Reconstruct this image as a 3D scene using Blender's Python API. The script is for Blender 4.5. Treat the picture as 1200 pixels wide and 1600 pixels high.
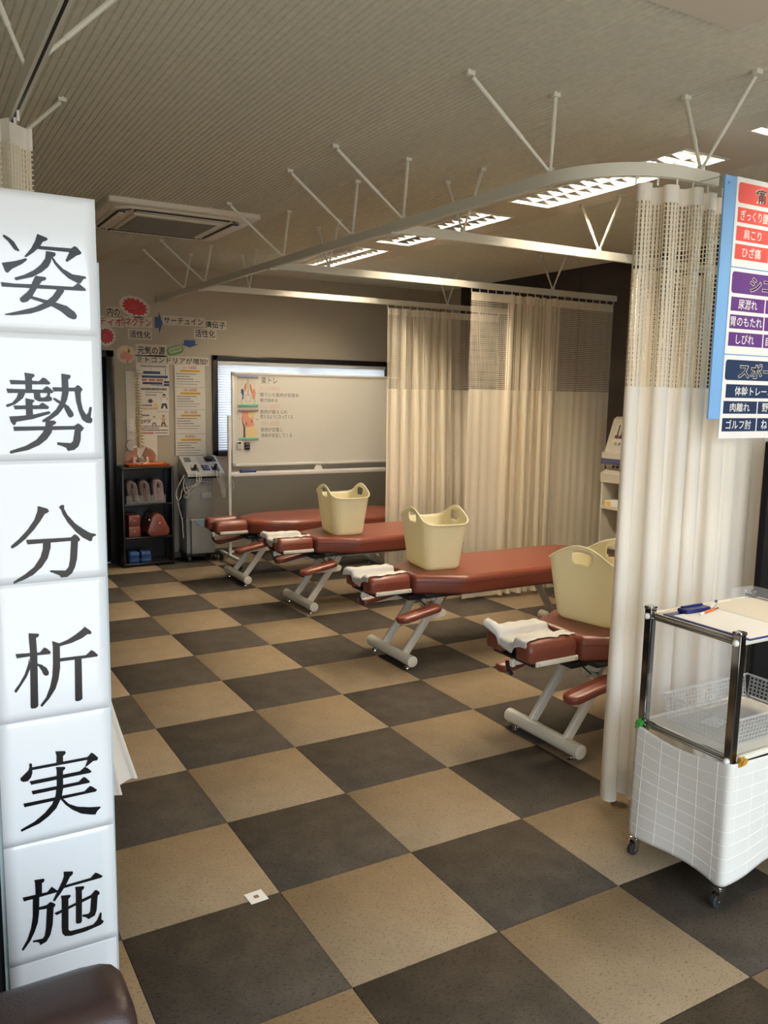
import bpy, bmesh, math, random
from mathutils import Vector, Matrix
from mathutils.geometry import tessellate_polygon
for _o in list(bpy.data.objects): bpy.data.objects.remove(_o)
S = bpy.context.scene
COL = S.collection
# ------------------------------------------------------------------ camera
cam = bpy.data.cameras.new('camera'); camo = bpy.data.objects.new('camera', cam); COL.objects.link(camo)
cam.sensor_fit = 'HORIZONTAL'; cam.sensor_width = 36.0; cam.lens = 36.0 * 1303.66 / 1200.0
cam.clip_start = 0.05
def cam_matrix(loc, yaw, pitch, roll):
    f = Vector((-math.sin(yaw)*math.cos(pitch), math.cos(yaw)*math.cos(pitch), math.sin(pitch)))
    r = f.cross(Vector((0, 0, 1))).normalized(); u = r.cross(f)
    r2 = math.cos(roll)*r + math.sin(roll)*u; u2 = math.cos(roll)*u - math.sin(roll)*r
    m = Matrix((r2, u2, -f)).transposed().to_4x4(); m.translation = loc
    return m
camo.matrix_world = cam_matrix(Vector((-1.4867, -6.8187, 1.6039)), -0.527547, -0.141224, 0.018326)
S.camera = camo
# ------------------------------------------------------------------ world, daylight, exposure
W = bpy.data.worlds.new('world'); S.world = W; W.use_nodes = True
nt = W.node_tree; nt.nodes.clear()
wo = nt.nodes.new('ShaderNodeOutputWorld'); bg = nt.nodes.new('ShaderNodeBackground')
tc = nt.nodes.new('ShaderNodeTexCoord'); sx = nt.nodes.new('ShaderNodeSeparateXYZ'); rp = nt.nodes.new('ShaderNodeValToRGB')
nt.links.new(tc.outputs['Generated'], sx.inputs[0])
mp = nt.nodes.new('ShaderNodeMapRange'); mp.inputs[1].default_value = -1; mp.inputs[2].default_value = 1
nt.links.new(sx.outputs['Z'], mp.inputs[0]); nt.links.new(mp.outputs[0], rp.inputs[0])
e = rp.color_ramp.elements
e[0].position = 0.46; e[0].color = (0.50, 0.49, 0.46, 1); e[1].position = 0.54; e[1].color = (0.76, 0.88, 1.0, 1)
nt.links.new(rp.outputs[0], bg.inputs[0]); nt.links.new(bg.outputs[0], wo.inputs[0])
SKY = 2.25
bg.inputs[1].default_value = SKY
S.view_settings.view_transform = 'Standard'; S.view_settings.look = 'None'
S.view_settings.gamma = 1.0; S.view_settings.use_curve_mapping = False
S.view_settings.exposure = 1.2
TUBE = 105.0
S.cycles.max_bounces = 8; S.cycles.diffuse_bounces = 5; S.cycles.glossy_bounces = 4
S.cycles.transparent_max_bounces = 24; S.cycles.transmission_bounces = 6
S.cycles.sample_clamp_indirect = 6.0; S.cycles.caustics_reflective = False; S.cycles.caustics_refractive = False
def portal(name, loc, rot, sx_, sy_):
    l = bpy.data.lights.new(name, 'AREA'); l.shape = 'RECTANGLE'; l.size = sx_; l.size_y = sy_
    l.cycles.is_portal = True
    o = bpy.data.objects.new(name, l); o.location = loc; o.rotation_euler = rot; COL.objects.link(o)
portal('entrance_daylight', (-0.35, -7.72, 1.2), (math.pi/2, 0, 0), 4.9, 2.3)
# ------------------------------------------------------------------ materials
MATS = {}
def mat(name, col, rough=0.6, metal=0.0, bump=0.0, bscale=200.0, var=0.0, vscale=8.0, coat=0.0, emit=None, estr=0.0,
        trans=0.0, alpha=1.0, spec=0.5, sheen=0.0, subs=0.0):
    if name in MATS: return MATS[name]
    m = bpy.data.materials.new(name); m.use_nodes = True; n = m.node_tree
    b = n.nodes['Principled BSDF']
    b.inputs['Base Color'].default_value = (*col, 1); b.inputs['Roughness'].default_value = rough
    b.inputs['Metallic'].default_value = metal; b.inputs['Coat Weight'].default_value = coat; b.inputs['Coat Roughness'].default_value = 0.08
    b.inputs['Specular IOR Level'].default_value = spec; b.inputs['Transmission Weight'].default_value = trans
    b.inputs['Alpha'].default_value = alpha; b.inputs['Sheen Weight'].default_value = sheen
    if emit: b.inputs['Emission Color'].default_value = (*emit, 1); b.inputs['Emission Strength'].default_value = estr
    if var or bump:
        t = n.nodes.new('ShaderNodeTexCoord')
    if var:
        z = n.nodes.new('ShaderNodeTexNoise'); z.inputs['Scale'].default_value = vscale; z.inputs['Detail'].default_value = 5
        n.links.new(t.outputs['Object'], z.inputs['Vector'])
        r = n.nodes.new('ShaderNodeValToRGB'); r.color_ramp.elements[0].position = 0.3; r.color_ramp.elements[1].position = 0.7
        r.color_ramp.elements[0].color = (*[c*(1-var) for c in col], 1); r.color_ramp.elements[1].color = (*[min(1, c*(1+var)) for c in col], 1)
        n.links.new(z.outputs['Fac'], r.inputs[0]); n.links.new(r.outputs[0], b.inputs['Base Color'])
    if bump:
        z2 = n.nodes.new('ShaderNodeTexNoise'); z2.inputs['Scale'].default_value = bscale; z2.inputs['Detail'].default_value = 3
        n.links.new(t.outputs['Object'], z2.inputs['Vector'])
        bp = n.nodes.new('ShaderNodeBump'); bp.inputs['Strength'].default_value = bump; bp.inputs['Distance'].default_value = 0.002
        n.links.new(z2.outputs['Fac'], bp.inputs['Height']); n.links.new(bp.outputs[0], b.inputs['Normal'])
    MATS[name] = m
    return m
def carpet(name, base, dark, light):
    m = bpy.data.materials.new(name); m.use_nodes = True; n = m.node_tree; b = n.nodes['Principled BSDF']
    b.inputs['Roughness'].default_value = 0.95; b.inputs['Specular IOR Level'].default_value = 0.15
    g = n.nodes.new('ShaderNodeNewGeometry')
    mpn = n.nodes.new('ShaderNodeMapping'); mpn.inputs['Scale'].default_value = (1.0, 2.2, 1.0); mpn.inputs['Rotation'].default_value = (0, 0, 0.5)
    n.links.new(g.outputs['Position'], mpn.inputs['Vector'])
    def noise(sc, det, src):
        z = n.nodes.new('ShaderNodeTexNoise'); z.inputs['Scale'].default_value = sc; z.inputs['Detail'].default_value = det
        n.links.new(src, z.inputs['Vector']); return z.outputs['Fac']
    def ramp(f, p0, p1):
        r = n.nodes.new('ShaderNodeMapRange'); r.inputs[1].default_value = p0; r.inputs[2].default_value = p1; n.links.new(f, r.inputs[0]); return r.outputs[0]
    def mix(f, a, c):
        x = n.nodes.new('ShaderNodeMix'); x.data_type = 'RGBA'
        n.links.new(f, x.inputs[0])
        if isinstance(a, tuple): x.inputs[6].default_value = (*a, 1)
        else: n.links.new(a, x.inputs[6])
        x.inputs[7].default_value = (*c, 1)
        return x.outputs[2]
    c = mix(ramp(noise(9, 4, g.outputs['Position']), 0.35, 0.75), base, light)
    c = mix(ramp(noise(75, 3, mpn.outputs[0]), 0.55, 0.76), c, dark)
    c = mix(ramp(noise(150, 2, mpn.outputs[0]), 0.64, 0.72), c, tuple(k*0.45 for k in dark))
    n.links.new(c, b.inputs['Base Color'])
    bp = n.nodes.new('ShaderNodeBump'); bp.inputs['Strength'].default_value = 0.35; bp.inputs['Distance'].default_value = 0.003
    n.links.new(noise(420, 2, g.outputs['Position']), bp.inputs['Height']); n.links.new(bp.outputs[0], b.inputs['Normal'])
    MATS[name] = m; return m
TAN = carpet('carpet_tan', (0.268, 0.198, 0.123), (0.140, 0.100, 0.060), (0.305, 0.230, 0.143))
GREY = carpet('carpet_brown', (0.060, 0.049, 0.037), (0.020, 0.016, 0.012), (0.084, 0.069, 0.053))
WALLM = mat('wall_paper', (0.45, 0.395, 0.30), 0.85, bump=0.25, bscale=260)
CEILM = mat('ceiling_board', (0.68, 0.66, 0.53), 0.95, bump=0.5, bscale=160, var=0.06, vscale=40)
STRIPM = mat('ceiling_plaster', (0.66, 0.61, 0.49), 0.9, bump=0.3, bscale=120)
BROWNW = mat('dark_brown_board', (0.030, 0.018, 0.013), 0.6, var=0.15, vscale=3)
VINYL = mat('brown_vinyl', (0.195, 0.050, 0.029), 0.34, bump=0.10, bscale=420, var=0.05, vscale=6)
VINYL2 = mat('brown_vinyl_piping', (0.13, 0.034, 0.022), 0.4)
DARKLEATHER = mat('dark_leather', (0.040, 0.020, 0.017), 0.38, bump=0.22, bscale=330)
CREAMMETAL = mat('cream_metal', (0.76, 0.71, 0.59), 0.36)
RAILM = mat('rail_enamel', (0.70, 0.68, 0.58), 0.35)
WHITEMETAL = mat('white_metal', (0.78, 0.76, 0.70), 0.35)
CHROME = mat('chrome', (0.62, 0.62, 0.62), 0.10, metal=1.0)
ALU = mat('aluminium', (0.60, 0.58, 0.53), 0.35, metal=0.6)
BLACK = mat('black_plastic', (0.012, 0.011, 0.010), 0.45)
BLACKW = mat('black_laminate', (0.016, 0.013, 0.012), 0.30)
BLACKP = mat('black_partition', (0.010, 0.009, 0.009), 0.85, spec=0.2)
RUBBER = mat('black_rubber', (0.02, 0.02, 0.02), 0.7)
WHITEP = mat('white_plastic', (0.78, 0.76, 0.70), 0.4)
GREYP = mat('grey_panel', (0.24, 0.235, 0.22), 0.5)
GREYL = mat('grey_light_panel', (0.42, 0.42, 0.41), 0.45)
PAPER = mat('white_paper', (0.82, 0.81, 0.77), 0.7)
PAPERC = mat('cream_paper', (0.74, 0.69, 0.58), 0.6)
LAMINATE = mat('laminated_paper', (0.76, 0.78, 0.79), 0.16, coat=0.6, bump=0.05, bscale=9)
CLEARFILM = mat('clear_film', (0.62, 0.72, 0.74), 0.1, alpha=0.55)
INK = mat('black_ink', (0.006, 0.006, 0.007), 0.22, spec=.4)
INKM = mat('black_print', (0.014, 0.013, 0.013), 0.6)
REDINK = mat('red_print', (0.42, 0.055, 0.04), 0.6)
PALERED = mat('faint_red_marker', (0.74, 0.44, 0.38), 0.5)
MARKER = mat('black_marker', (0.07, 0.065, 0.06), 0.5)
NAVY = mat('navy_print', (0.014, 0.045, 0.13), 0.5)
ORANGE = mat('orange_plastic', (0.72, 0.155, 0.035), 0.4)
YELLOW = mat('yellow_print', (0.85, 0.55, 0.10), 0.6)
BOARDW = mat('whiteboard_enamel', (0.74, 0.72, 0.64), 0.22)
LINEN = mat('linen_white', (0.80, 0.78, 0.74), 0.85, bump=0.3, bscale=500, sheen=0.2)
GREYRULE = mat('grey_print', (0.22, 0.21, 0.20), 0.7)
def cloth(name, col, tl=0.35):
    m = bpy.data.materials.new(name); m.use_nodes = True; n = m.node_tree; b = n.nodes['Principled BSDF']
    b.inputs['Base Color'].default_value = (*col, 1); b.inputs['Roughness'].default_value = 0.9; b.inputs['Specular IOR Level'].default_value = 0.2
    t = n.nodes.new('ShaderNodeBsdfTranslucent'); t.inputs[0].default_value = (*col, 1)
    mx = n.nodes.new('ShaderNodeMixShader'); mx.inputs[0].default_value = tl
    n.links.new(b.outputs[0], mx.inputs[1]); n.links.new(t.outputs[0], mx.inputs[2]); n.links.new(mx.outputs[0], n.nodes['Material Output'].inputs[0])
    co = n.nodes.new('ShaderNodeTexCoord'); z = n.nodes.new('ShaderNodeTexNoise'); z.inputs['Scale'].default_value = 350
    n.links.new(co.outputs['Object'], z.inputs['Vector']); bp = n.nodes.new('ShaderNodeBump'); bp.inputs['Strength'].default_value = 0.2; bp.inputs['Distance'].default_value = 0.001
    n.links.new(z.outputs['Fac'], bp.inputs['Height']); n.links.new(bp.outputs[0], b.inputs['Normal'])
    MATS[name] = m; return m
CURT = cloth('curtain_cloth', (0.88, 0.80, 0.64), 0.25)
BASKET = cloth('cream_plastic', (0.96, 0.91, 0.69), 0.30)
BASKET.node_tree.nodes['Principled BSDF'].inputs['Roughness'].default_value = .4
CURTN = cloth('curtain_net', (0.86, 0.78, 0.62), 0.2)
CURTW = cloth('curtain_cloth_daylit', (0.92, 0.87, 0.78), 0.25)  # same curtain cloth made paler, daylight put into its colour
SKIRT = cloth('checked_cotton', (0.90, 0.86, 0.79), 0.25)
SHEETM = cloth('face_cover_paper', (0.84, 0.82, 0.78), 0.3)
def glassy(name, col, a, rough=0.08):
    m = bpy.data.materials.new(name); m.use_nodes = True; n = m.node_tree; b = n.nodes['Principled BSDF']
    b.inputs['Base Color'].default_value = (*col, 1); b.inputs['Roughness'].default_value = rough
    t = n.nodes.new('ShaderNodeBsdfTransparent'); mx = n.nodes.new('ShaderNodeMixShader'); mx.inputs[0].default_value = a
    n.links.new(t.outputs[0], mx.inputs[1]); n.links.new(b.outputs[0], mx.inputs[2]); n.links.new(mx.outputs[0], n.nodes['Material Output'].inputs[0])
    MATS[name] = m; return m
CLEARP = glassy('clear_plastic', (0.80, 0.79, 0.76), 0.30)
POSTM = mat('post_chrome_darkened', (0.30, 0.29, 0.28), 0.08, metal=1.0)  # chrome of the posts, dark reflections put into the metal colour
TUBP = glassy('tub_plastic', (0.55, 0.55, 0.53), 0.22)
ACRYL = glassy('clear_acrylic', (0.8, 0.82, 0.82), 0.14)
def frosted():
    m = bpy.data.materials.new('blind_film'); m.use_nodes = True; n = m.node_tree
    t = n.nodes.new('ShaderNodeBsdfTranslucent'); t.inputs[0].default_value = (0.80, 0.82, 0.86, 1)
    d = n.nodes.new('ShaderNodeBsdfDiffuse'); d.inputs[0].default_value = (0.7, 0.7, 0.72, 1)
    mx = n.nodes.new('ShaderNodeMixShader'); mx.inputs[0].default_value = 0.4
    n.links.new(t.outputs[0], mx.inputs[1]); n.links.new(d.outputs[0], mx.inputs[2]); n.links.new(mx.outputs[0], n.nodes['Material Output'].inputs[0])
    MATS['blind_film'] = m; return m
BLIND = frosted()
TUBEM = mat('fluorescent_tube', (1, 1, 1), 0.5, emit=(1.0, 0.86, 0.66), estr=TUBE)
BLADE = mat('louvre_metal', (0.80, 0.80, 0.78), 0.12, metal=1.0)
REFL = mat('louver_white', (0.88, 0.87, 0.84), 0.3)
# ------------------------------------------------------------------ mesh helpers
class MB:
    def __init__(s): s.v = []; s.f = []; s.mi = []; s.mats = []
    def add(s, vs, fs, mi=0):
        o = len(s.v); s.v += [tuple(p) for p in vs]; s.f += [tuple(i+o for i in f) for f in fs]; s.mi += [mi]*len(fs); return s
    def box(s, x0, x1, y0, y1, z0, z1, mi=0, M=None):
        vs = [Vector((x, y, z)) for z in (z0, z1) for y in (y0, y1) for x in (x0, x1)]
        if M: vs = [M @ p for p in vs]
        return s.add(vs, [(0,2,3,1),(4,5,7,6),(0,1,5,4),(2,6,7,3),(0,4,6,2),(1,3,7,5)], mi)
    def bbox(s, x0, x1, y0, y1, z0, z1, r=0.004, seg=2, M=None, mi=0):
        bm = bmesh.new(); bmesh.ops.create_cube(bm, size=1)
        for v in bm.verts: v.co = Vector(((x0+x1)/2+v.co.x*(x1-x0), (y0+y1)/2+v.co.y*(y1-y0), (z0+z1)/2+v.co.z*(z1-z0)))
        bmesh.ops.bevel(bm, geom=list(bm.edges), offset=r, segments=seg, profile=0.5, affect='EDGES')
        bm.verts.index_update()
        vs = [(M @ v.co) if M else v.co.copy() for v in bm.verts]; fs = [tuple(v.index for v in f.verts) for f in bm.faces]
        bm.free(); return s.add(vs, fs, mi)
    def tube(s, pts, r, n=10, cap=True, mi=0):
        pts = [Vector(p) for p in pts]; rs = r if isinstance(r, (list, tuple)) else [r]*len(pts)
        rings = []; up = None
        for i, p in enumerate(pts):
            d = (pts[min(i+1, len(pts)-1)] - pts[max(i-1, 0)]).normalized()
            if up is None: up = Vector((0, 0, 1)) if abs(d.z) < 0.9 else Vector((1, 0, 0))
            a = d.cross(up).normalized(); b = a.cross(d).normalized(); up = b
            rings.append([p + rs[i]*(math.cos(2*math.pi*k/n)*a + math.sin(2*math.pi*k/n)*b) for k in range(n)])
        return s.rings(rings, cap, cap, mi)
    def rings(s, rings, c0=True, c1=True, mi=0, closed=True):
        n = len(rings[0]); vs = [p for R in rings for p in R]; fs = []
        for i in range(len(rings)-1):
            for k in range(n if closed else n-1):
                k2 = (k+1) % n; fs.append((i*n+k, i*n+k2, (i+1)*n+k2, (i+1)*n+k))
        if c0: fs.append(tuple(reversed(range(n))))
        if c1: fs.append(tuple((len(rings)-1)*n+k for k in range(n)))
        return s.add(vs, fs, mi)
    def cyl(s, p0, p1, r, n=16, mi=0): return s.tube([p0, p1], r, n, True, mi)
    def prism(s, poly, axis, a0, a1, mi=0):
        # poly: 2D points; axis 'y': (x,z) pairs extruded in y, 'z': (x,y), 'x': (y,z)
        def P(p, a): return {'y': (p[0], a, p[1]), 'z': (p[0], p[1], a), 'x': (a, p[0], p[1])}[axis]
        n = len(poly); vs = [P(p, a0) for p in poly] + [P(p, a1) for p in poly]
        fs = [tuple(range(n)), tuple(reversed(range(n, 2*n)))] + [(k, n+k, n+(k+1) % n, (k+1) % n) for k in range(n)]
        return s.add(vs, fs, mi)
    def sphere(s, c, r, n=12, m=8, sc=(1, 1, 1), mi=0):
        rings = []
        for i in range(m+1):
            t = -math.pi/2 + math.pi*i/m; rr = max(math.cos(t), 0.02)
            rings.append([Vector((c[0]+r*sc[0]*rr*math.cos(2*math.pi*k/n), c[1]+r*sc[1]*rr*math.sin(2*math.pi*k/n), c[2]+r*sc[2]*math.sin(t))) for k in range(n)])
        return s.rings(rings, True, True, mi)
    def grid(s, fn, nu, nv, mi=0, skip=None):
        vs = [fn(i/nu, j/nv) for j in range(nv+1) for i in range(nu+1)]
        fs = [(j*(nu+1)+i, j*(nu+1)+i+1, (j+1)*(nu+1)+i+1, (j+1)*(nu+1)+i) for j in range(nv) for i in range(nu) if not (skip and skip(i, j))]
        return s.add(vs, fs, mi)
    def xf(s, M): s.v = [tuple(M @ Vector(p)) for p in s.v]; return s
    def mesh(s, name, mats, smooth=True, ang=35, fix=True):
        me = bpy.data.meshes.new(name); me.from_pydata(s.v, [], s.f)
        for m in (mats if isinstance(mats, (list, tuple)) else [mats]): me.materials.append(m)
        me.polygons.foreach_set('material_index', s.mi)
        if fix:
            bm = bmesh.new(); bm.from_mesh(me); bmesh.ops.recalc_face_normals(bm, faces=bm.faces); bm.to_mesh(me); bm.free()
        if smooth:
            me.polygons.foreach_set('use_smooth', [True]*len(me.polygons)); me.set_sharp_from_angle(angle=math.radians(ang))
        me.update(); return me
    def build(s, name, mats, parent=None, world=True, smooth=True, ang=35, fix=True):
        if parent is not None and world:
            t = Vector(top(parent).location); s.v = [(p[0]-t.x, p[1]-t.y, p[2]-t.z) for p in s.v]
        return link(name, s.mesh(name, mats, smooth, ang, fix), parent)
def top(o):
    while o.parent: o = o.parent
    return o
def link(name, me, parent=None):
    o = bpy.data.objects.new(name, me); COL.objects.link(o)
    if parent is not None: o.parent = parent
    return o
def thing(name, label, cat, loc=(0, 0, 0), group=None):
    o = bpy.data.objects.new(name, None); COL.objects.link(o); o.location = loc; o.empty_display_size = 0.1
    o['label'] = label; o['category'] = cat
    if group: o['group'] = group
    return o
def tag(o, label, cat, group=None):
    o['label'] = label; o['category'] = cat
    if group: o['group'] = group
    return o
def single(mb, name, mats, label, cat, loc, group=None, **k):
    mb.v = [(p[0]-loc[0], p[1]-loc[1], p[2]-loc[2]) for p in mb.v]
    o = link(name, mb.mesh(name, mats, **k)); o.location = loc
    return tag(o, label, cat, group)
def struct(mb, name, mats, **k):
    o = link(name, mb.mesh(name, mats, **k)); o['kind'] = 'structure'; return o
def copy_tree(o, parent=None):
    c = o.copy(); COL.objects.link(c)
    if parent is not None: c.parent = parent
    for ch in [x for x in bpy.data.objects if x.parent == o]: copy_tree(ch, c)
    return c
def rpoly(pts, rad, seg=5):
    out = []; n = len(pts)
    for i in range(n):
        p = Vector(pts[i]); a = Vector(pts[i-1]); b = Vector(pts[(i+1) % n]); r = rad[i] if isinstance(rad, (list, tuple)) else rad
        u = (a-p).normalized(); w = (b-p).normalized(); ang = u.angle(w); d = min(r/math.tan(ang/2), (a-p).length*0.49, (b-p).length*0.49); r = d*math.tan(ang/2)
        c = p + (u+w).normalized()*(r/math.sin(ang/2))
        s0 = p+u*d; s1 = p+w*d; a0 = math.atan2(s0.y-c.y, s0.x-c.x); a1 = math.atan2(s1.y-c.y, s1.x-c.x)
        da = (a1-a0+math.pi) % (2*math.pi) - math.pi
        for k in range(seg+1): t = a0+da*k/seg; out.append((c.x+r*math.cos(t), c.y+r*math.sin(t)))
    return out
def inset(poly, d):
    n = len(poly); out = []
    for i in range(n):
        p = Vector(poly[i]); k = 1
        a = Vector(poly[i-1]); b = Vector(poly[(i+1) % n])
        t = (b-a).normalized(); out.append((p.x - t.y*d, p.y + t.x*d))
    return out
def pad(poly, z0, z1, rt, rb, mb=None, seg=4, dome=0.0):
    # poly counter-clockwise
    mb = mb or MB(); R = []
    for k in range(seg+1):
        t = math.pi/2*k/seg; R.append((rb*(1-math.sin(t)), z0+rb*(1-math.cos(t))))
    for k in range(seg+1):
        t = math.pi/2*k/seg; R.append((rt*(1-math.cos(t)), z1-rt+rt*math.sin(t)))
    if dome: R += [(rt*2.2, z1+dome*0.6), (rt*4, z1+dome)]
    return mb.rings([[(x, y, z) for x, y in inset(poly, d)] for d, z in R], True, True)
_tc = {}
def glyph_mesh(body, bold=0.0):
    k = (body, bold)
    if k in _tc: return _tc[k]
    c = bpy.data.curves.new('text', 'FONT'); c.body = body; c.offset = bold; c.resolution_u = 3
    o = bpy.data.objects.new('text', c); COL.objects.link(o)
    bpy.context.view_layer.update()
    me = bpy.data.meshes.new_from_object(o.evaluated_get(bpy.context.evaluated_depsgraph_get()))
    vs = [tuple(v.co) for v in me.vertices]; fs = [tuple(p.vertices) for p in me.polygons]
    bpy.data.objects.remove(o); bpy.data.curves.remove(c); bpy.data.meshes.remove(me)
    _tc[k] = (vs, fs); return _tc[k]
def text(mb, body, x0, x1, z0, z1, y, bold=0.0, mi=0, d=0.0004, tilt=0.0):
    """flat print facing -y, fitted into a rectangle"""
    vs, fs = glyph_mesh(body, bold)
    ax = min(v[0] for v in vs); bx = max(v[0] for v in vs); ay = min(v[1] for v in vs); by = max(v[1] for v in vs)
    sx_ = (x1-x0)/(bx-ax); sz = (z1-z0)/(by-ay)
    mb.add([(x0+(v[0]-ax)*sx_, y-d, z0+(v[1]-ay)*sz + tilt*(v[0]-ax)*sx_) for v in vs], fs, mi); return mb
def flat(mb, poly, y, mi=0):
    mb.add([(p[0], y, p[1]) for p in poly], tessellate_polygon([[Vector((p[0], p[1], 0)) for p in poly]]), mi); return mb
def rect(mb, x0, x1, z0, z1, y, mi=0): return flat(mb, [(x0, z0), (x1, z0), (x1, z1), (x0, z1)], y, mi)
def ell(cx, cz, rx, rz, n=14, a0=0): return [(cx+rx*math.cos(a0+2*math.pi*k/n), cz+rz*math.sin(a0+2*math.pi*k/n)) for k in range(n)]
PI = math.pi
rnd = random.Random(7)
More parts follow.
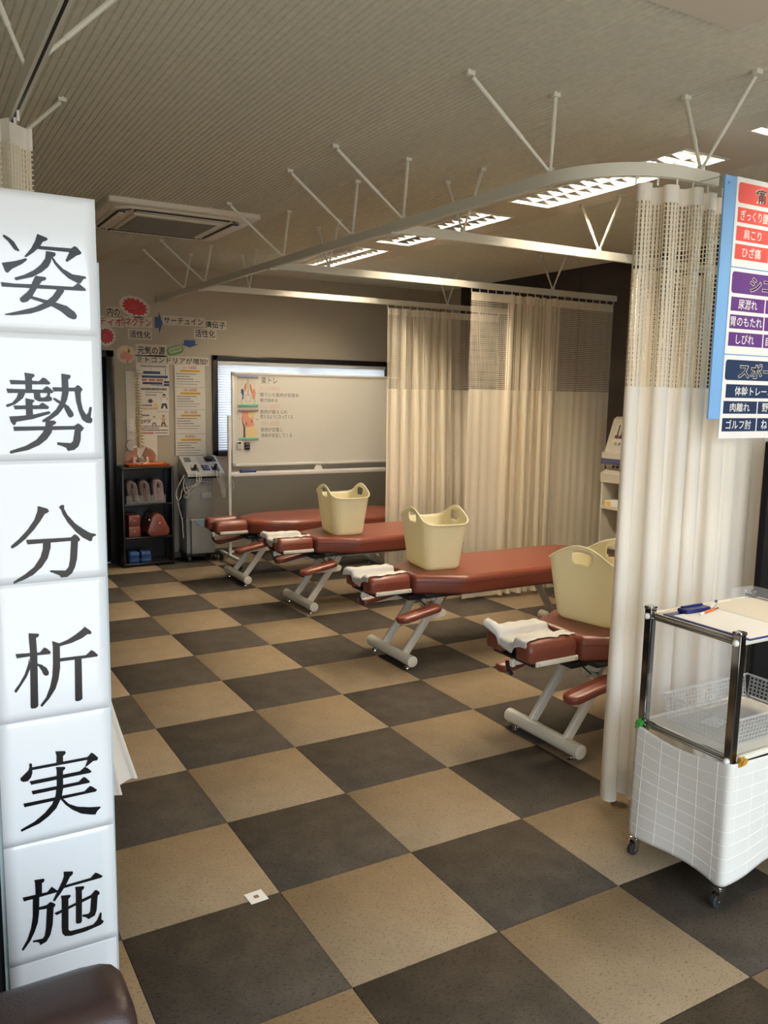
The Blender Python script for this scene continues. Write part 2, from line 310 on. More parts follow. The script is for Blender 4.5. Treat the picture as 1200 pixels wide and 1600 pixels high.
GLYPHS = [[[960,18740,980,18750,1070,18700,1140,18640,1180,18570,1230,18490,1200,18480,1140,18500,1090,18570,1040,18640,960,18710],[920,18250,1140,18300,1330,18370,1350,18340,1260,18260,1090,18160,1030,18100,1010,18080,970,18100],[1540,18820,1700,18770,1720,18740,1680,18710,1630,18690,1570,18590,1470,18490,1340,18390,1300,18390,1320,18420,1430,18560,1500,18700],[1510,18610,2120,18620,2190,18670,2240,18640,2310,18560,2290,18530,2220,18500,2050,18370,2020,18380,2020,18400,2090,18550,1530,18550],[1680,18530,1830,18520,1850,18490,1830,18450,1770,18420,1760,18350,1710,18250,1590,18140,1420,18040,1150,17960,1120,17980,1130,18010,1290,18070,1460,18170,1580,18280,1660,18400],[1790,18440,1850,18350,1960,18240,2130,18150,2360,18130,2380,18110,2370,18090,2330,18080,2270,17990,2210,18000,2060,18070,1920,18190,1820,18310,1770,18410],[890,17910,1120,17900,1390,17910,2130,17920,2230,18000,2360,17900,2370,17870,2340,17860,900,17830],[1480,18070,1650,18060,1670,18030,1640,18000,1590,17980,1530,17900,1450,17760,1400,17670,1320,17590,1240,17570,1200,17600,1200,17650,1330,17770,1380,17840,1420,17950],[1400,17700,1630,17650,1830,17610,2010,17560,2150,17460,2190,17390,2170,17330,2120,17320,2030,17350,1910,17450,1740,17540,1600,17590,1380,17650],[1870,17900,1980,17890,1970,17820,1860,17660,1740,17540,1540,17440,1370,17380,1060,17330,930,17330,940,17350,1190,17420,1440,17500,1610,17590,1760,17720,1830,17820]],[[960,16160,980,16160,1470,16150,1540,16220,1590,16200,1670,16120,1650,16090,980,16080],[1220,16300,1380,16280,1400,16240,1350,16200,1340,15970,1230,15970,1230,16210],[900,16000,1520,15990,1600,16060,1650,16030,1720,15960,1700,15930,920,15920],[1110,15950,1230,15940,1180,15830,1050,15720,910,15660,880,15680,890,15710,990,15740,1070,15840],[1370,15940,1480,15940,1480,15880,1500,15840,1560,15850,1600,15880,1610,15930,1660,15930,1650,15870,1690,15840,1680,15790,1620,15770,1450,15770,1380,15810,1370,15860],[1220,15830,1360,15800,1380,15780,1340,15740,1340,15510,1220,15500],[1010,15690,1450,15700,1510,15750,1550,15730,1630,15670,1610,15630,1030,15620],[930,15490,1130,15500,1370,15530,1620,15590,1650,15570,1640,15540,1330,15440,1050,15390,1020,15330,990,15330,950,15390],[1870,16300,2020,16280,2040,16250,2010,16200,1990,16200,1990,15950,1960,15820,1890,15660,1790,15530,1650,15430,1530,15380,1500,15390,1500,15420,1620,15500,1750,15620,1840,15770,1870,15940],[1700,16040,2100,16040,2160,16090,2200,16070,2250,16010,2220,15970,2210,15940,2210,15790,2240,15630,2300,15520,2340,15570,2360,15660,2390,15680,2410,15660,2380,15480,2410,15450,2410,15400,2380,15360,2300,15370,2220,15430,2160,15600,2120,15780,2100,15970,1720,15960],[1710,15840,1740,15840,1890,15750,1980,15690,2050,15580,2070,15520,2040,15480,2000,15470,1970,15490,1920,15600,1890,15680,1770,15760,1710,15810],[990,15300,2070,15310,2140,15360,2180,15340,2250,15270,2220,15220,2190,15200,2180,15040,2140,14920,2060,14850,1940,14830,1910,14890,1830,14930,1750,14950,1750,15000,2000,14980,2040,15020,2080,15240,1000,15220],[1560,15420,1720,15410,1750,15380,1720,15340,1680,15320,1660,15190,1570,15060,1430,14950,1230,14860,930,14800,910,14810,920,14850,1190,14940,1380,15050,1500,15190,1550,15300]],[[1360,13790,1530,13730,1560,13680,1530,13650,1480,13630,1390,13490,1270,13330,1110,13160,970,13050,880,13000,860,13020,860,13050,1000,13170,1160,13340,1290,13530,1350,13690],[1740,13740,1770,13780,1820,13790,1840,13760,1830,13720,1890,13590,2030,13410,2190,13280,2310,13200,2400,13180,2420,13150,2350,13120,2330,13040,2290,13040,2150,13130,2030,13250,1890,13440,1800,13610,1780,13690],[1130,13150,1940,13140,2010,13200,2060,13170,2110,13100,2100,13060,2070,13050,2040,12710,2000,12550,1940,12430,1850,12360,1730,12360,1710,12400,1620,12450,1530,12490,1540,12520,1820,12490,1880,12560,1910,12710,1940,13070,1150,13060],[1430,13120,1570,13110,1560,12960,1500,12760,1390,12600,1230,12460,1060,12380,890,12320,870,12330,880,12360,1080,12480,1250,12610,1370,12790,1420,12950]],[[1100,11320,1270,11290,1290,11260,1260,11220,1230,11210,1240,10850,1220,9830,1170,9790,1090,9800,1080,9840,1110,10960,1100,11220],[850,10940,1290,10910,1370,11000,1420,10970,1490,10890,1470,10850,1230,10860,870,10850],[1090,10820,1110,10630,1030,10450,930,10300,840,10170,810,10180,800,10210,900,10340,1000,10510,1070,10710],[1220,10700,1310,10660,1400,10580,1440,10490,1430,10430,1380,10420,1340,10450,1310,10530,1260,10630,1220,10660],[1650,11040,1820,11100,1980,11190,2090,11270,2140,11320,2250,11220,2270,11170,2240,11150,2190,11160,2080,11090,1880,11020,1650,10980],[1520,11110,1660,11040,1650,10550,1610,10310,1550,10130,1430,9950,1290,9800,1260,9820,1270,9850,1370,9980,1450,10180,1500,10400,1520,10640,1530,10990],[1630,10740,2150,10730,2250,10820,2300,10790,2380,10700,2360,10670,1630,10670],[1930,10700,2060,10700,2050,9830,2000,9800,1930,9800,1910,9830]],[[1500,8830,1680,8800,1700,8760,1680,8730,1640,8700,1640,8580,1640,8530,1510,8560,1520,8730],[1010,8670,1040,8680,1060,8650,1060,8470,1030,8380,970,8320,890,8320,840,8360,840,8410,910,8470,990,8540,1010,8600],[1050,8590,2110,8580,2190,8660,2240,8620,2320,8520,2300,8470,2220,8470,2060,8370,2030,8350,2060,8390,2110,8520,1050,8530],[1000,8310,1950,8310,2050,8380,2100,8350,2180,8260,2160,8230,1030,8230],[1030,8100,1920,8090,2020,8170,2060,8150,2140,8050,2130,8020,1050,8020],[870,7870,2030,7860,2140,7950,2190,7920,2280,7830,2250,7800,890,7790],[1500,8500,1660,8470,1680,8440,1660,8410,1630,8390,1620,8020,1590,7860,1550,7770,1480,7630,1330,7490,1150,7380,820,7290,800,7310,810,7340,1060,7440,1260,7580,1400,7730,1470,7890,1500,8090,1510,8410],[1580,7830,1620,7790,1720,7660,1880,7560,2110,7490,2330,7450,2340,7430,2270,7370,2230,7300,2140,7320,1950,7390,1780,7520,1660,7650,1570,7790]],[[1010,6200,1190,6180,1200,6140,1180,6100,1150,6100,1140,5830,1020,5840,1020,6120],[780,5890,1240,5870,1330,5960,1370,5920,1440,5840,1420,5810,800,5800],[970,5870,1090,5840,1070,5460,1040,5260,970,5070,880,4900,750,4740,720,4760,730,4790,830,4950,910,5180,950,5410],[1060,5590,1220,5590,1290,5640,1340,5610,1390,5550,1370,5510,1350,5490,1320,5130,1270,4920,1190,4790,1070,4750,1050,4810,1010,4840,930,4860,940,4900,1120,4880,1160,4930,1190,5100,1220,5510,1060,5530],[1570,6220,1740,6180,1750,6140,1730,6100,1690,6080,1610,5930,1520,5800,1380,5630,1340,5640,1350,5670,1440,5840,1530,6010,1570,6120],[1570,5920,1630,5920,2090,5930,2190,6020,2240,5990,2340,5900,2300,5870,1550,5860],[1780,5820,1950,5790,1960,5750,1940,5720,1910,5700,1890,5010,1860,4980,1790,4990,1770,5020,1790,5730],[1500,5710,1670,5680,1690,5650,1660,5610,1640,5600,1620,4910,1660,4870,1870,4860,2110,4870,2190,4940,2260,5090,2280,5090,2290,5070,2280,4930,2320,4890,2320,4850,2260,4810,1950,4760,1660,4760,1550,4790,1500,4860,1490,5000,1510,5620],[1360,5370,1510,5400,1790,5470,1920,5510,2090,5550,2170,5630,2210,5620,2260,5560,2260,5520,2220,5490,2190,5170,2150,5060,2020,5020,1980,5070,1900,5120,1910,5160,2020,5140,2060,5180,2090,5480,1630,5370,1400,5310]]]
# ------------------------------------------------------------------ room shell
H = 2.72; XL, XR, YB, YF = -2.75, 3.73, 1.0, -7.7
fl = MB().box(XL-.1, XR+.1, YF-.2, YB+.1, -0.12, -0.008); floor = struct(fl, 'floor', mat('floor_slab', (0.05, 0.045, 0.04), 0.9))
tm = [MB().bbox(.0008, .4992, .0008, .4992, -.008, 0.0, r=0.0012, seg=1).mesh('floor_tile', m, ang=60) for m in (TAN, GREY)]
for i in range(-5, 8):
    for j in range(-2, 13):
        x, y = 0.5*i, -0.5*(j+1)
        # leave out the tiles the photograph shows nothing of
        if y < -6.3 or (y < -4.6 and x < -1.6) or (x < -1.6 and y < -0.6) or (x < -1.6 and y < -2.6) or (y < -3.2 and x > 1.9): continue
        o = link('floor_tile', tm[(i+j) % 2], floor); o.location = (x, y, 0)
# walls
wb = MB()
wx0, wx1, wz0, wz1 = 1.139, 3.10, 0.972, 1.936          # window opening
dx0, dx1, dz1 = -0.75, 0.222, 1.94                       # door opening
T = 0.14
for a in ((XL-.1, dx0, 0, H), (dx0, dx1, dz1, H), (dx1, wx0, 0, H), (wx0, wx1, 0, wz0), (wx0, wx1, wz1, H), (wx1, XR+.1, 0, H)):
    wb.box(a[0], a[1], YB, YB+T, a[2]-0.008, a[3])
struct(wb, 'wall_back', WALLM, smooth=False)
struct(MB().box(XL-.1, XL, YF, YB, -.008, H), 'wall_left', WALLM, smooth=False)
wr = MB().box(XR, XR+.1, YF, YB, -.008, H); wallr = struct(wr, 'wall_right', WALLM, smooth=False)
# dark brown boarding on the right wall, board by board
bd = [MB().bbox(0, 0.022, 0.003, 0.597, 0.0, H-.004, r=.004, seg=1).mesh('wall_board', BROWNW)]
for k in range(9):
    o = link('wall_board', bd[0], wallr); o.location = (XR-.022, 0.58-0.6*(k+1), 0)
wf = MB()
for a in ((XL-.1, -2.8, 0, H), (2.1, XR+.1, 0, H), (-2.8, 2.1, 2.35, H)): wf.box(a[0], a[1], YF-.14, YF, a[2]-.008, a[3])
struct(wf, 'wall_front', WALLM, smooth=False)
# ceiling: ribbed boards, a smooth strip for the lamps and a smooth bay near the entrance
sx0, sx1 = 1.49, 2.12
def ribbed(x0, x1, y0, y1):
    mb = MB(); n = int(round((x1-x0)/0.0262)); p = (x1-x0)/n; prof = []
    for k in range(n):
        x = x0+k*p; prof += [(x, H), (x+p*.16, H+.0), (x+p*.30, H-.0038), (x+p*.86, H-.0038)]
    prof.append((x1, H))
    vs = [(a, y0, z) for a, z in prof]+[(a, y1, z) for a, z in prof]; m = len(prof)
    mb.add(vs, [(k, k+1, m+k+1, m+k) for k in range(m-1)]); return mb
cl = MB(); cl.box(XL-.1, XR+.1, YF-.14, YB+T, H+.10, H+.22); ceil = struct(cl, 'ceiling', STRIPM, smooth=False)
for a in ((XL, sx0, -5.0, YB), (sx1, XR, -5.0, YB), (0.76, sx0, YF, -5.0), (sx1, XR, YF, -5.0)):
    r = ribbed(*a); r.build('ribbed_panel', CEILM, ceil, smooth=False, fix=False)
LAMP_X, LAMP_L, LAMP_W = 1.785, 1.25, .29; LAMPS = (-5.03, -3.45, -1.87, -.33)
edges = [YF]+[v for y in LAMPS for v in (y-LAMP_L/2, y+LAMP_L/2)]+[YB]
for k in range(0, len(edges), 2): MB().box(sx0, sx1, edges[k], edges[k+1], H-.004, H+.004).build('smooth_panel', STRIPM, ceil, smooth=False)
for a, b in ((sx0, LAMP_X-LAMP_W/2), (LAMP_X+LAMP_W/2, sx1)):
    for y in LAMPS: MB().box(a, b, y-LAMP_L/2, y+LAMP_L/2, H-.004, H+.004).build('smooth_panel', STRIPM, ceil, smooth=False)
MB().box(XL, 0.76, YF, -5.0, H-.012, H+.004).build('smooth_panel', STRIPM, ceil, smooth=False)
# baseboard
bb = MB()
for a, b in ((dx1+.02, XR), ): bb.bbox(a, b, YB-.012, YB, 0, .06, r=.003)
struct(bb, 'baseboard_back', mat('baseboard_vinyl', (0.10, 0.085, 0.07), 0.6))
# door: black frame and dark leaf
db = MB()
for a in ((dx0, dx0+.07, 0, dz1), (dx1-.072, dx1, 0, dz1), (dx0, dx1, dz1-.06, dz1)): db.bbox(a[0], a[1], YB-.03, YB+.10, a[2], a[3], r=.004)
door = struct(db, 'door_1', BLACKW)
MB().bbox(dx0+.07, dx1-.072, YB+.03, YB+.065, .005, dz1-.06, r=.004).build('door_leaf', BLACKW, door)
hb = MB(); hb.tube([(dx1-.13, YB+.03, .95), (dx1-.13, YB-.03, .95), (dx1-.24, YB-.03, .95)], .009); hb.build('door_handle', ALU, door)
# window: black frame, glass and a pleated film blind with daylight behind
wfb = MB(); fw = .052
for a in ((wx0, wx0+fw, wz0, wz1), (wx1-fw, wx1, wz0, wz1), (wx0, wx1, wz1-fw, wz1), (wx0, wx1, wz0, wz0+fw)): wfb.bbox(a[0], a[1], YB-.02, YB+.10, a[2], a[3], r=.005)
win = struct(wfb, 'window_1', BLACKW)
MB().bbox(2.09, 2.13, YB+.055, YB+.085, wz0+fw, wz1-fw, r=.003).build('mullion', BLACKW, win)
MB().box(wx0+fw, wx1-fw, YB+.068, YB+.072, wz0+fw, wz1-fw).build('window_pane', glassy('window_glass', (.9, .95, .95), .08), win, smooth=False)
MB().bbox(wx0+fw, wx1-fw, YB-.012, YB+.03, wz1-fw-.034, wz1-fw, r=.004).build('blind_headrail', WHITEMETAL, win)
bl = MB(); n = 34; z1 = wz1-fw-.034; z0 = wz0+fw
for k in range(n):
    a = z1-(z1-z0)*k/n; b = z1-(z1-z0)*(k+1)/n
    bl.add([(wx0+fw, YB+.004, a), (wx1-fw, YB+.004, a), (wx1-fw, YB+.018, (a+b)/2), (wx0+fw, YB+.018, (a+b)/2), (wx0+fw, YB+.004, b), (wx1-fw, YB+.004, b)], [(0, 1, 2, 3), (3, 2, 5, 4)])
o = bl.build('blind_pleats', BLIND, win, smooth=False); o['kind'] = 'stuff'
xw = struct(MB().box(wx0-.6, wx1+.6, 2.2, 2.3, -.1, 1.30), 'added_exterior_wall', mat('exterior_block', (.18, .18, .17), .9), smooth=False)  # unseen low wall, added outside to darken the lower part of the blind
portal('window_daylight', ((wx0+wx1)/2, YB+.2, (wz0+wz1)/2), (-PI/2, 0, 0), wx1-wx0, wz1-wz0)
# ------------------------------------------------------------------ ceiling lamps
def lamp(yc, label):
    L = LAMP_L; w = LAMP_W; t = thing('ceiling_light', label, 'ceiling light', (LAMP_X, yc, H), 'louvred lamps in a row on the smooth ceiling strip')
    f = MB()
    for a in ((-w/2-.008, -w/2+.006, -L/2-.008, L/2+.008), (w/2-.006, w/2+.008, -L/2-.008, L/2+.008), (-w/2, w/2, -L/2-.008, -L/2+.006), (-w/2, w/2, L/2-.006, L/2+.008)):
        f.bbox(a[0], a[1], a[2], a[3], -.010, -.0042, r=.002)
    f.build('lamp_frame', WHITEMETAL, t, world=False)
    h = MB(); q = w/2-.001; l = L/2-.001
    h.box(-q, q, -l, l, .082, .086); h.box(-q, -q+.003, -l, l, -.003, .082); h.box(q-.003, q, -l, l, -.003, .082); h.box(-q, q, -l, -l+.003, -.003, .082); h.box(-q, q, l-.003, l, -.003, .082)
    h.build('housing', REFL, t, world=False, smooth=False)
    tubm = MB().cyl((0, -L/2+.03, 0), (0, L/2-.03, 0), .0135, 12).mesh('fluorescent_tube', TUBEM)
    for x in (-.072, .072):
        o = link('fluorescent_tube', tubm, t); o.location = (x, 0, .052)
    MB().prism([(-.004, -.004), (.004, -.004), (.018, .034), (-.018, .034)], 'y', -L/2+.004, L/2-.004).build('centre_spine', REFL, t, world=False)
    bm_ = MB().prism([(-.0012, -.003), (.0012, -.003), (.011, .030), (-.011, .030)], 'x', -.062, .062).mesh('louvre_blade', BLADE)
    for k in range(14):
        for x in (-.073, .073):
            o = link('louvre_blade', bm_, t); o.location = (x, -L/2+.045+(L-.09)*k/13, 0)
    return t
lamp(-3.45, 'louvred fluorescent ceiling lamp half hidden by the curved rail above the pale curtain')
lamp(-1.87, 'louvred fluorescent ceiling lamp crossed by the nearest cross rail, second from the curved rail')
lamp(-0.33, 'louvred fluorescent ceiling lamp farthest back, beyond the nearest cross rail')
lamp(-5.03, 'louvred fluorescent ceiling lamp cut by the right picture edge above the blue poster')
# ------------------------------------------------------------------ air conditioner cassette
ac = thing('air_conditioner', 'cream ceiling air conditioner cassette with square grille near the back wall', 'air conditioner', (.12, -1.15, H))
hw = .475
a = MB(); pl = rpoly([(-hw, -hw), (hw, -hw), (hw, hw), (-hw, hw)], .02, 3)
a.rings([[(x, y, -.002) for x, y in pl], [(x, y, -.03) for x, y in pl], [(x, y, -.036) for x, y in inset(pl, .008)]], True, True); a.build('fascia', CREAMMETAL, ac, world=False)
oct_ = rpoly([(-.34, -.42), (.34, -.42), (.42, -.34), (.42, .34), (.34, .42), (-.34, .42), (-.42, .34), (-.42, -.34)], .05, 3)
b = MB(); b.rings([[(x, y, -.034) for x, y in oct_], [(x, y, -.046) for x, y in inset(oct_, .012)]], True, True); b.build('centre_panel', CREAMMETAL, ac, world=False)
slot = MB().bbox(-.30, .30, -.026, .026, -.052, -.040, r=.004).mesh('air_slot', mat('slot_dark', (0.05, 0.045, 0.035), .8))
flap = MB().bbox(-.29, .29, -.016, .016, -.0575, -.0535, r=.0015).mesh('louvre_flap', CREAMMETAL)
for k in range(4):
    an = k*PI/2; s_ = link('air_slot', slot, ac); s_.location = (.36*math.sin(an), -.36*math.cos(an), 0); s_.rotation_euler.z = an
    f_ = link('louvre_flap', flap, s_); f_.location = (0, 0, 0)
crn = MB().add([(-.05, 0, -.0475), (.05, 0, -.0475), (.02, .03, -.0475), (-.02, .03, -.0475)], [(0, 1, 2, 3)])
cm = crn.mesh('corner_gap', BLACK)
for k in range(4):
    an = k*PI/2+PI/4; s_ = link('corner_gap', cm, ac); s_.location = (.50*math.sin(an), -.50*math.cos(an), -.0005); s_.rotation_euler.z = an
gr = MB().bbox(-.285, .285, -.285, .285, -.058, -.044, r=.006); gr.build('grille_frame', CREAMMETAL, ac, world=False)
g2 = MB().box(-.255, .255, -.245, .245, -.0600, -.0575); gp = g2.build('grille', mat('grille_brown', (0.16, 0.135, 0.10), .8), ac, world=False, smooth=False)
gs = MB()
for k in range(40): y = -.24+.48*k/39; gs.box(-.25, .25, y-.002, y+.002, -.0625, -.0600)
o = gs.build('grille_slats', mat('grille_slat', (0.24, 0.205, 0.155), .7), gp, world=False, smooth=False); o['kind'] = 'stuff'
# ------------------------------------------------------------------ curtain rails with V hangers
ZR = 2.411
def rail_path(mb, pts, w=.026, h=.046):
    pts = [Vector(p) for p in pts]; R = []
    for i, p in enumerate(pts):
        d = (pts[min(i+1, len(pts)-1)]-pts[max(0, i-1)]); d.z = 0; d.normalize(); n = Vector((-d.y, d.x, 0))
        R.append([p+n*a+Vector((0, 0, b)) for a, b in ((-w/2, h/2), (w/2, h/2), (w/2, -h/2), (.004, -h/2), (.004, -h/2+.012), (-.004, -h/2+.012), (-.004, -h/2), (-w/2, -h/2))])
    return mb.rings(R, True, True)
rodc = {}
def vhang(parent, p, axis, spread=.195, offs=None):
    """two rods from one point on the rail up to the ceiling, each with foot plate and sleeve"""
    t = top(parent).location
    offs = offs or (-spread, spread)
    for s in offs:
        k = (axis, round(s, 3), round(p[2], 3))
        if k not in rodc:
            dv = Vector((s, 0, H-p[2]-.012)) if axis == 'x' else Vector((0, s, H-p[2]-.012))
            m = MB(); m.tube([Vector((0, 0, 0)), dv*.10, dv*.12, dv*.36, dv*.362, dv*.97], [.006, .006, .0065, .0065, .0085, .0085], 10)
            f = MB().bbox(-.016, .016, -.012, .012, -.006, .014, r=.003, M=Matrix.Translation(dv))
            rodc[k] = (m.mesh('hanger_rod', RAILM), f.mesh('foot_plate', RAILM))
        r = link('hanger_rod', rodc[k][0], parent); r.location = Vector(p)-t
        link('foot_plate', rodc[k][1], r)
    b = MB().bbox(-.011, .011, -.011, .011, -.012, .018, r=.003); b.xf(Matrix.Translation(Vector(p)-t)); b.build('rail_clamp', RAILM, parent, world=False)
# main rail with the rounded corner
arc = [(1.04-.36*math.cos(a), -4.26-.36*math.sin(a), ZR) for a in [PI/2*k/14 for k in range(15)]]
t = thing('curtain_rail', 'long cream curtain rail curving into a rounded corner at the blue poster', 'curtain rail', (.65, -1.6, ZR))
mb = MB(); MX = lambda y: .632-.0113*y if y > -4.2 else .68
rail_path(mb, [(MX(y), y, ZR) for y in (.93, -1, -3, -4.0)] + arc + [(1.12, -4.62, ZR), (1.20, -4.62, ZR)]); mb.build('rail', RAILM, t, ang=25)
for y in (-4.29, -3.25, -2.74, -1.84, -.35, .165): vhang(t, (MX(y), y, ZR+.023), 'x', offs=(.30-MX(y), .69-MX(y)))
vhang(t, (1.112, -4.62, ZR+.023), 'y', offs=(-.21, .09))
MB().bbox(.607, .637, .925, .995, ZR-.03, ZR+.03, r=.004).build('wall_bracket', RAILM, t)
for y in (-3.15, -1.65, -.22): MB().bbox(MX(y)-.017, MX(y)+.039, y-.02, y+.02, ZR-.032, ZR-.0235, r=.003).build('joint_plate', RAILM, t)
t = thing('curtain_rail', 'cream curtain rail slanting across the top left corner above the white banner', 'curtain rail', (-1.14, -3, ZR))
mb = MB(); rail_path(mb, [(-1.14, .9, ZR), (-1.14, -2, ZR), (-1.14, -6.4, ZR)]); mb.build('rail', RAILM, t)
MB().box(-1.143, -1.137, -6.4, .9, ZR-.0235, ZR-.012).build('rail_slot', BLACK, t, smooth=False)
for y in (-5.4, -4.30, -3.21, -1.76): vhang(t, (-1.14, y, ZR+.023), 'x', offs=(-.11, .275))
cross = [(-3.15, 'nearest cream cross rail, running over the lamps to the pale curtain', (1.09, 2.045)),
         (-1.65, 'middle cream cross rail carrying the wide curtain behind the third table', (1.06, 3.02)),
         (-.22, 'farthest cream cross rail carrying the curtain beside the whiteboard', (1.05, 3.0))]
for y, lab, vx in cross:
    t = thing('curtain_rail', lab, 'curtain rail', (2.1, y, ZR), 'cross rails between the tables')
    mb = MB(); rail_path(mb, [(MX(y)+.013, y, ZR), (2, y, ZR), (XR-.025, y, ZR)]); mb.build('rail', RAILM, t)
    for x in vx: vhang(t, (x, y, ZR+.023), 'y', .155)
# ------------------------------------------------------------------ curtains
def curtain(label, base, L, lam, amp, seed, cloth_m, net_m, z_bot, z_mid=1.645, z_top=2.362, pitch=.013, rowp=.0145, spread=None, env=None, hem=True, group='net-topped treatment room curtains', foldz=None):
    """base(s) -> (x, y, nx, ny) along the rail; s in 0..L"""
    r = random.Random(seed); ph = [r.uniform(-.9, .9) for _ in range(40)]; am = [r.uniform(.55, 1.25) for _ in range(40)]
    def fold(s, z):
        k = s/lam; i = int(k); f = k-i
        a = am[i % 40]*(1-f)+am[(i+1) % 40]*f; p = ph[i % 40]*(1-f)+ph[(i+1) % 40]*f
        q = (z_top-z)/(z_top-z_bot)
        g = amp*a*(.78+.32*q)*(env(s/L) if env else 1)
        w = g*math.sin(2*PI*k+p+.25*math.sin(3*q+i)) + .35*amp*(env(s/L) if env else 1)*math.sin(2*PI*k*.37+seed+1.3*q)
        return w
    def P(s, z):
        q = (z_top-z)/(z_top-z_bot); s2 = s
        x, y, nx, ny = base(s)
        w = fold(s, z); sw = spread(s/L, q) if spread else (0, 0)
        lx = .30*amp*(env(s/L) if env else 1)*math.sin(4*PI*s/lam+ph[int(s/lam) % 40])
        return Vector((x+nx*w+ny*lx+sw[0], y+ny*w-nx*lx+sw[1], z))
    x, y, _, _ = base(L/2); t = thing('curtain', label, 'curtain', (x, y, z_bot), group)
    ns = int(L/lam*22)
    # cloth
    c = MB(); c.grid(lambda u, v: P(u*L, z_bot+(z_mid-z_bot)*v), ns, 14); c.build('cloth', cloth_m, t, ang=180, fix=False)
    if hem:
        h = MB(); h.grid(lambda u, v: P(u*L, z_bot+.002+.105*v)-Vector((base(u*L)[2], base(u*L)[3], 0))*.0025, ns, 2); h.build('hem', cloth_m, t, ang=180, fix=False)
    h = MB(); h.grid(lambda u, v: P(u*L, z_top-.062+.062*v), ns, 2); h.build('header_tape', cloth_m, t, ang=180, fix=False)
    # net made of single threads
    S_ = [P(L*i/(ns*3), (z_mid+z_top)/2) for i in range(ns*3+1)]; acc = [0]
    for i in range(1, len(S_)): acc.append(acc[-1]+(S_[i]-S_[i-1]).length)
    tot = acc[-1]; nv = int(tot/pitch); net = MB(); j = 0; zt = z_top-.058
    sm = []
    for k in range(nv+1):
        d = tot*k/nv
        while j < len(acc)-2 and acc[j+1] < d: j += 1
        f = (d-acc[j])/max(acc[j+1]-acc[j], 1e-6); sm.append(L*(j+f)/(ns*3))
    tw = .0024
    nz = 9
    for k, s in enumerate(sm):
        a = max(0, s-1.35*tw*L/tot); b = min(L, s+1.35*tw*L/tot); vs = []
        for m in range(nz+1):
            z = z_mid+(zt-z_mid)*m/nz; vs += [P(a, z), P(b, z)]
        net.add(vs, [(2*m, 2*m+1, 2*m+3, 2*m+2) for m in range(nz)])
    nr = int((zt-z_mid)/rowp)
    st = 1
    for m in range(nr+1):
        z = z_mid+(zt-z_mid)*m/nr; vs = []
        for s in sm[::st]: p = P(s, z); vs += [p-Vector((0, 0, tw*.8)), p+Vector((0, 0, tw*.8))]
        n2 = len(vs)//2; net.add(vs, [(2*q, 2*q+2, 2*q+3, 2*q+1) for q in range(n2-1)])
    o = net.build('net', net_m, t, smooth=False, fix=False); o['kind'] = 'stuff'
    hk = MB().bbox(-.004, .004, -.002, .002, -.004, ZR-.023-z_top, r=.001, seg=1).mesh('curtain_hook', WHITEP)
    n = max(3, int(L/.075))
    for k in range(n+1):
        x, y, nx, ny = base(L*k/n); o = link('curtain_hook', hk, t); o.location = Vector((x, y, z_top))-Vector(t.location)
    return t
def line(x0, y0, x1, y1, n=(0, -1)):
    L = math.hypot(x1-x0, y1-y0)
    return (lambda s: (x0+(x1-x0)*s/L, y0+(y1-y0)*s/L, n[0], n[1])), L
# near curtain hanging from the rounded corner
a0 = PI/2-1.0
def nearbase(s):
    ra = .36*a0
    if s < ra:
        a = (PI/2-a0)+s/.36
        return (1.04-.36*math.cos(a), -4.26-.36*math.sin(a), -math.cos(a), -math.sin(a))
    return (1.04+(s-ra), -4.62, 0, -1)
curtain('pale net-topped curtain gathered on the rounded corner rail beside the steel trolley', nearbase, .36*a0+.60, .108, .040, 3, CURTW, CURTN, .030, pitch=.0145, rowp=.016, env=lambda u: 1 if u < .45 else max(.25, 1-(u-.45)*2.2),
        spread=lambda u, q: (-.0*(1-u)*q, 0))
b, L = line(2.24, -1.65, 3.68, -1.65)
curtain('wide beige net-topped curtain on the middle cross rail behind the third treatment table', b, L, .085, .032, 11, CURT, CURTN, .030, pitch=.014, rowp=.0145, env=lambda u: .12 if u < .24 else (1.1 if u < .60 else .08))
b, L = line(2.36, -.22, 3.60, -.22)
curtain('beige net-topped curtain on the farthest cross rail beside the whiteboard', b, L, .095, .032, 23, CURT, CURTN, .035, pitch=.014, rowp=.0145, spread=lambda u, q: (-.20*min(1, q*1.35), -.36*min(1, q*1.35)), env=lambda u: .35 if u < .12 else (1.05 if u < .55 else .2))
b, L = line(2.345, -3.15, 2.95, -3.15)
curtain('beige curtain on the nearest cross rail, mostly hidden behind the pale corner curtain', b, L, .085, .036, 31, CURT, CURTN, .04, pitch=.014, rowp=.0145)
def leftbase(s): return (-1.14, -3.5-s, 1, 0)
curtain('cream curtain bunched behind the white banner, its hem peeping out beside it', leftbase, .60, .10, .055, 41, CURTW, CURTN, .165,
        spread=lambda u, q: (.31*q*q*math.exp(-((u-.5)/.30)**2), 0))
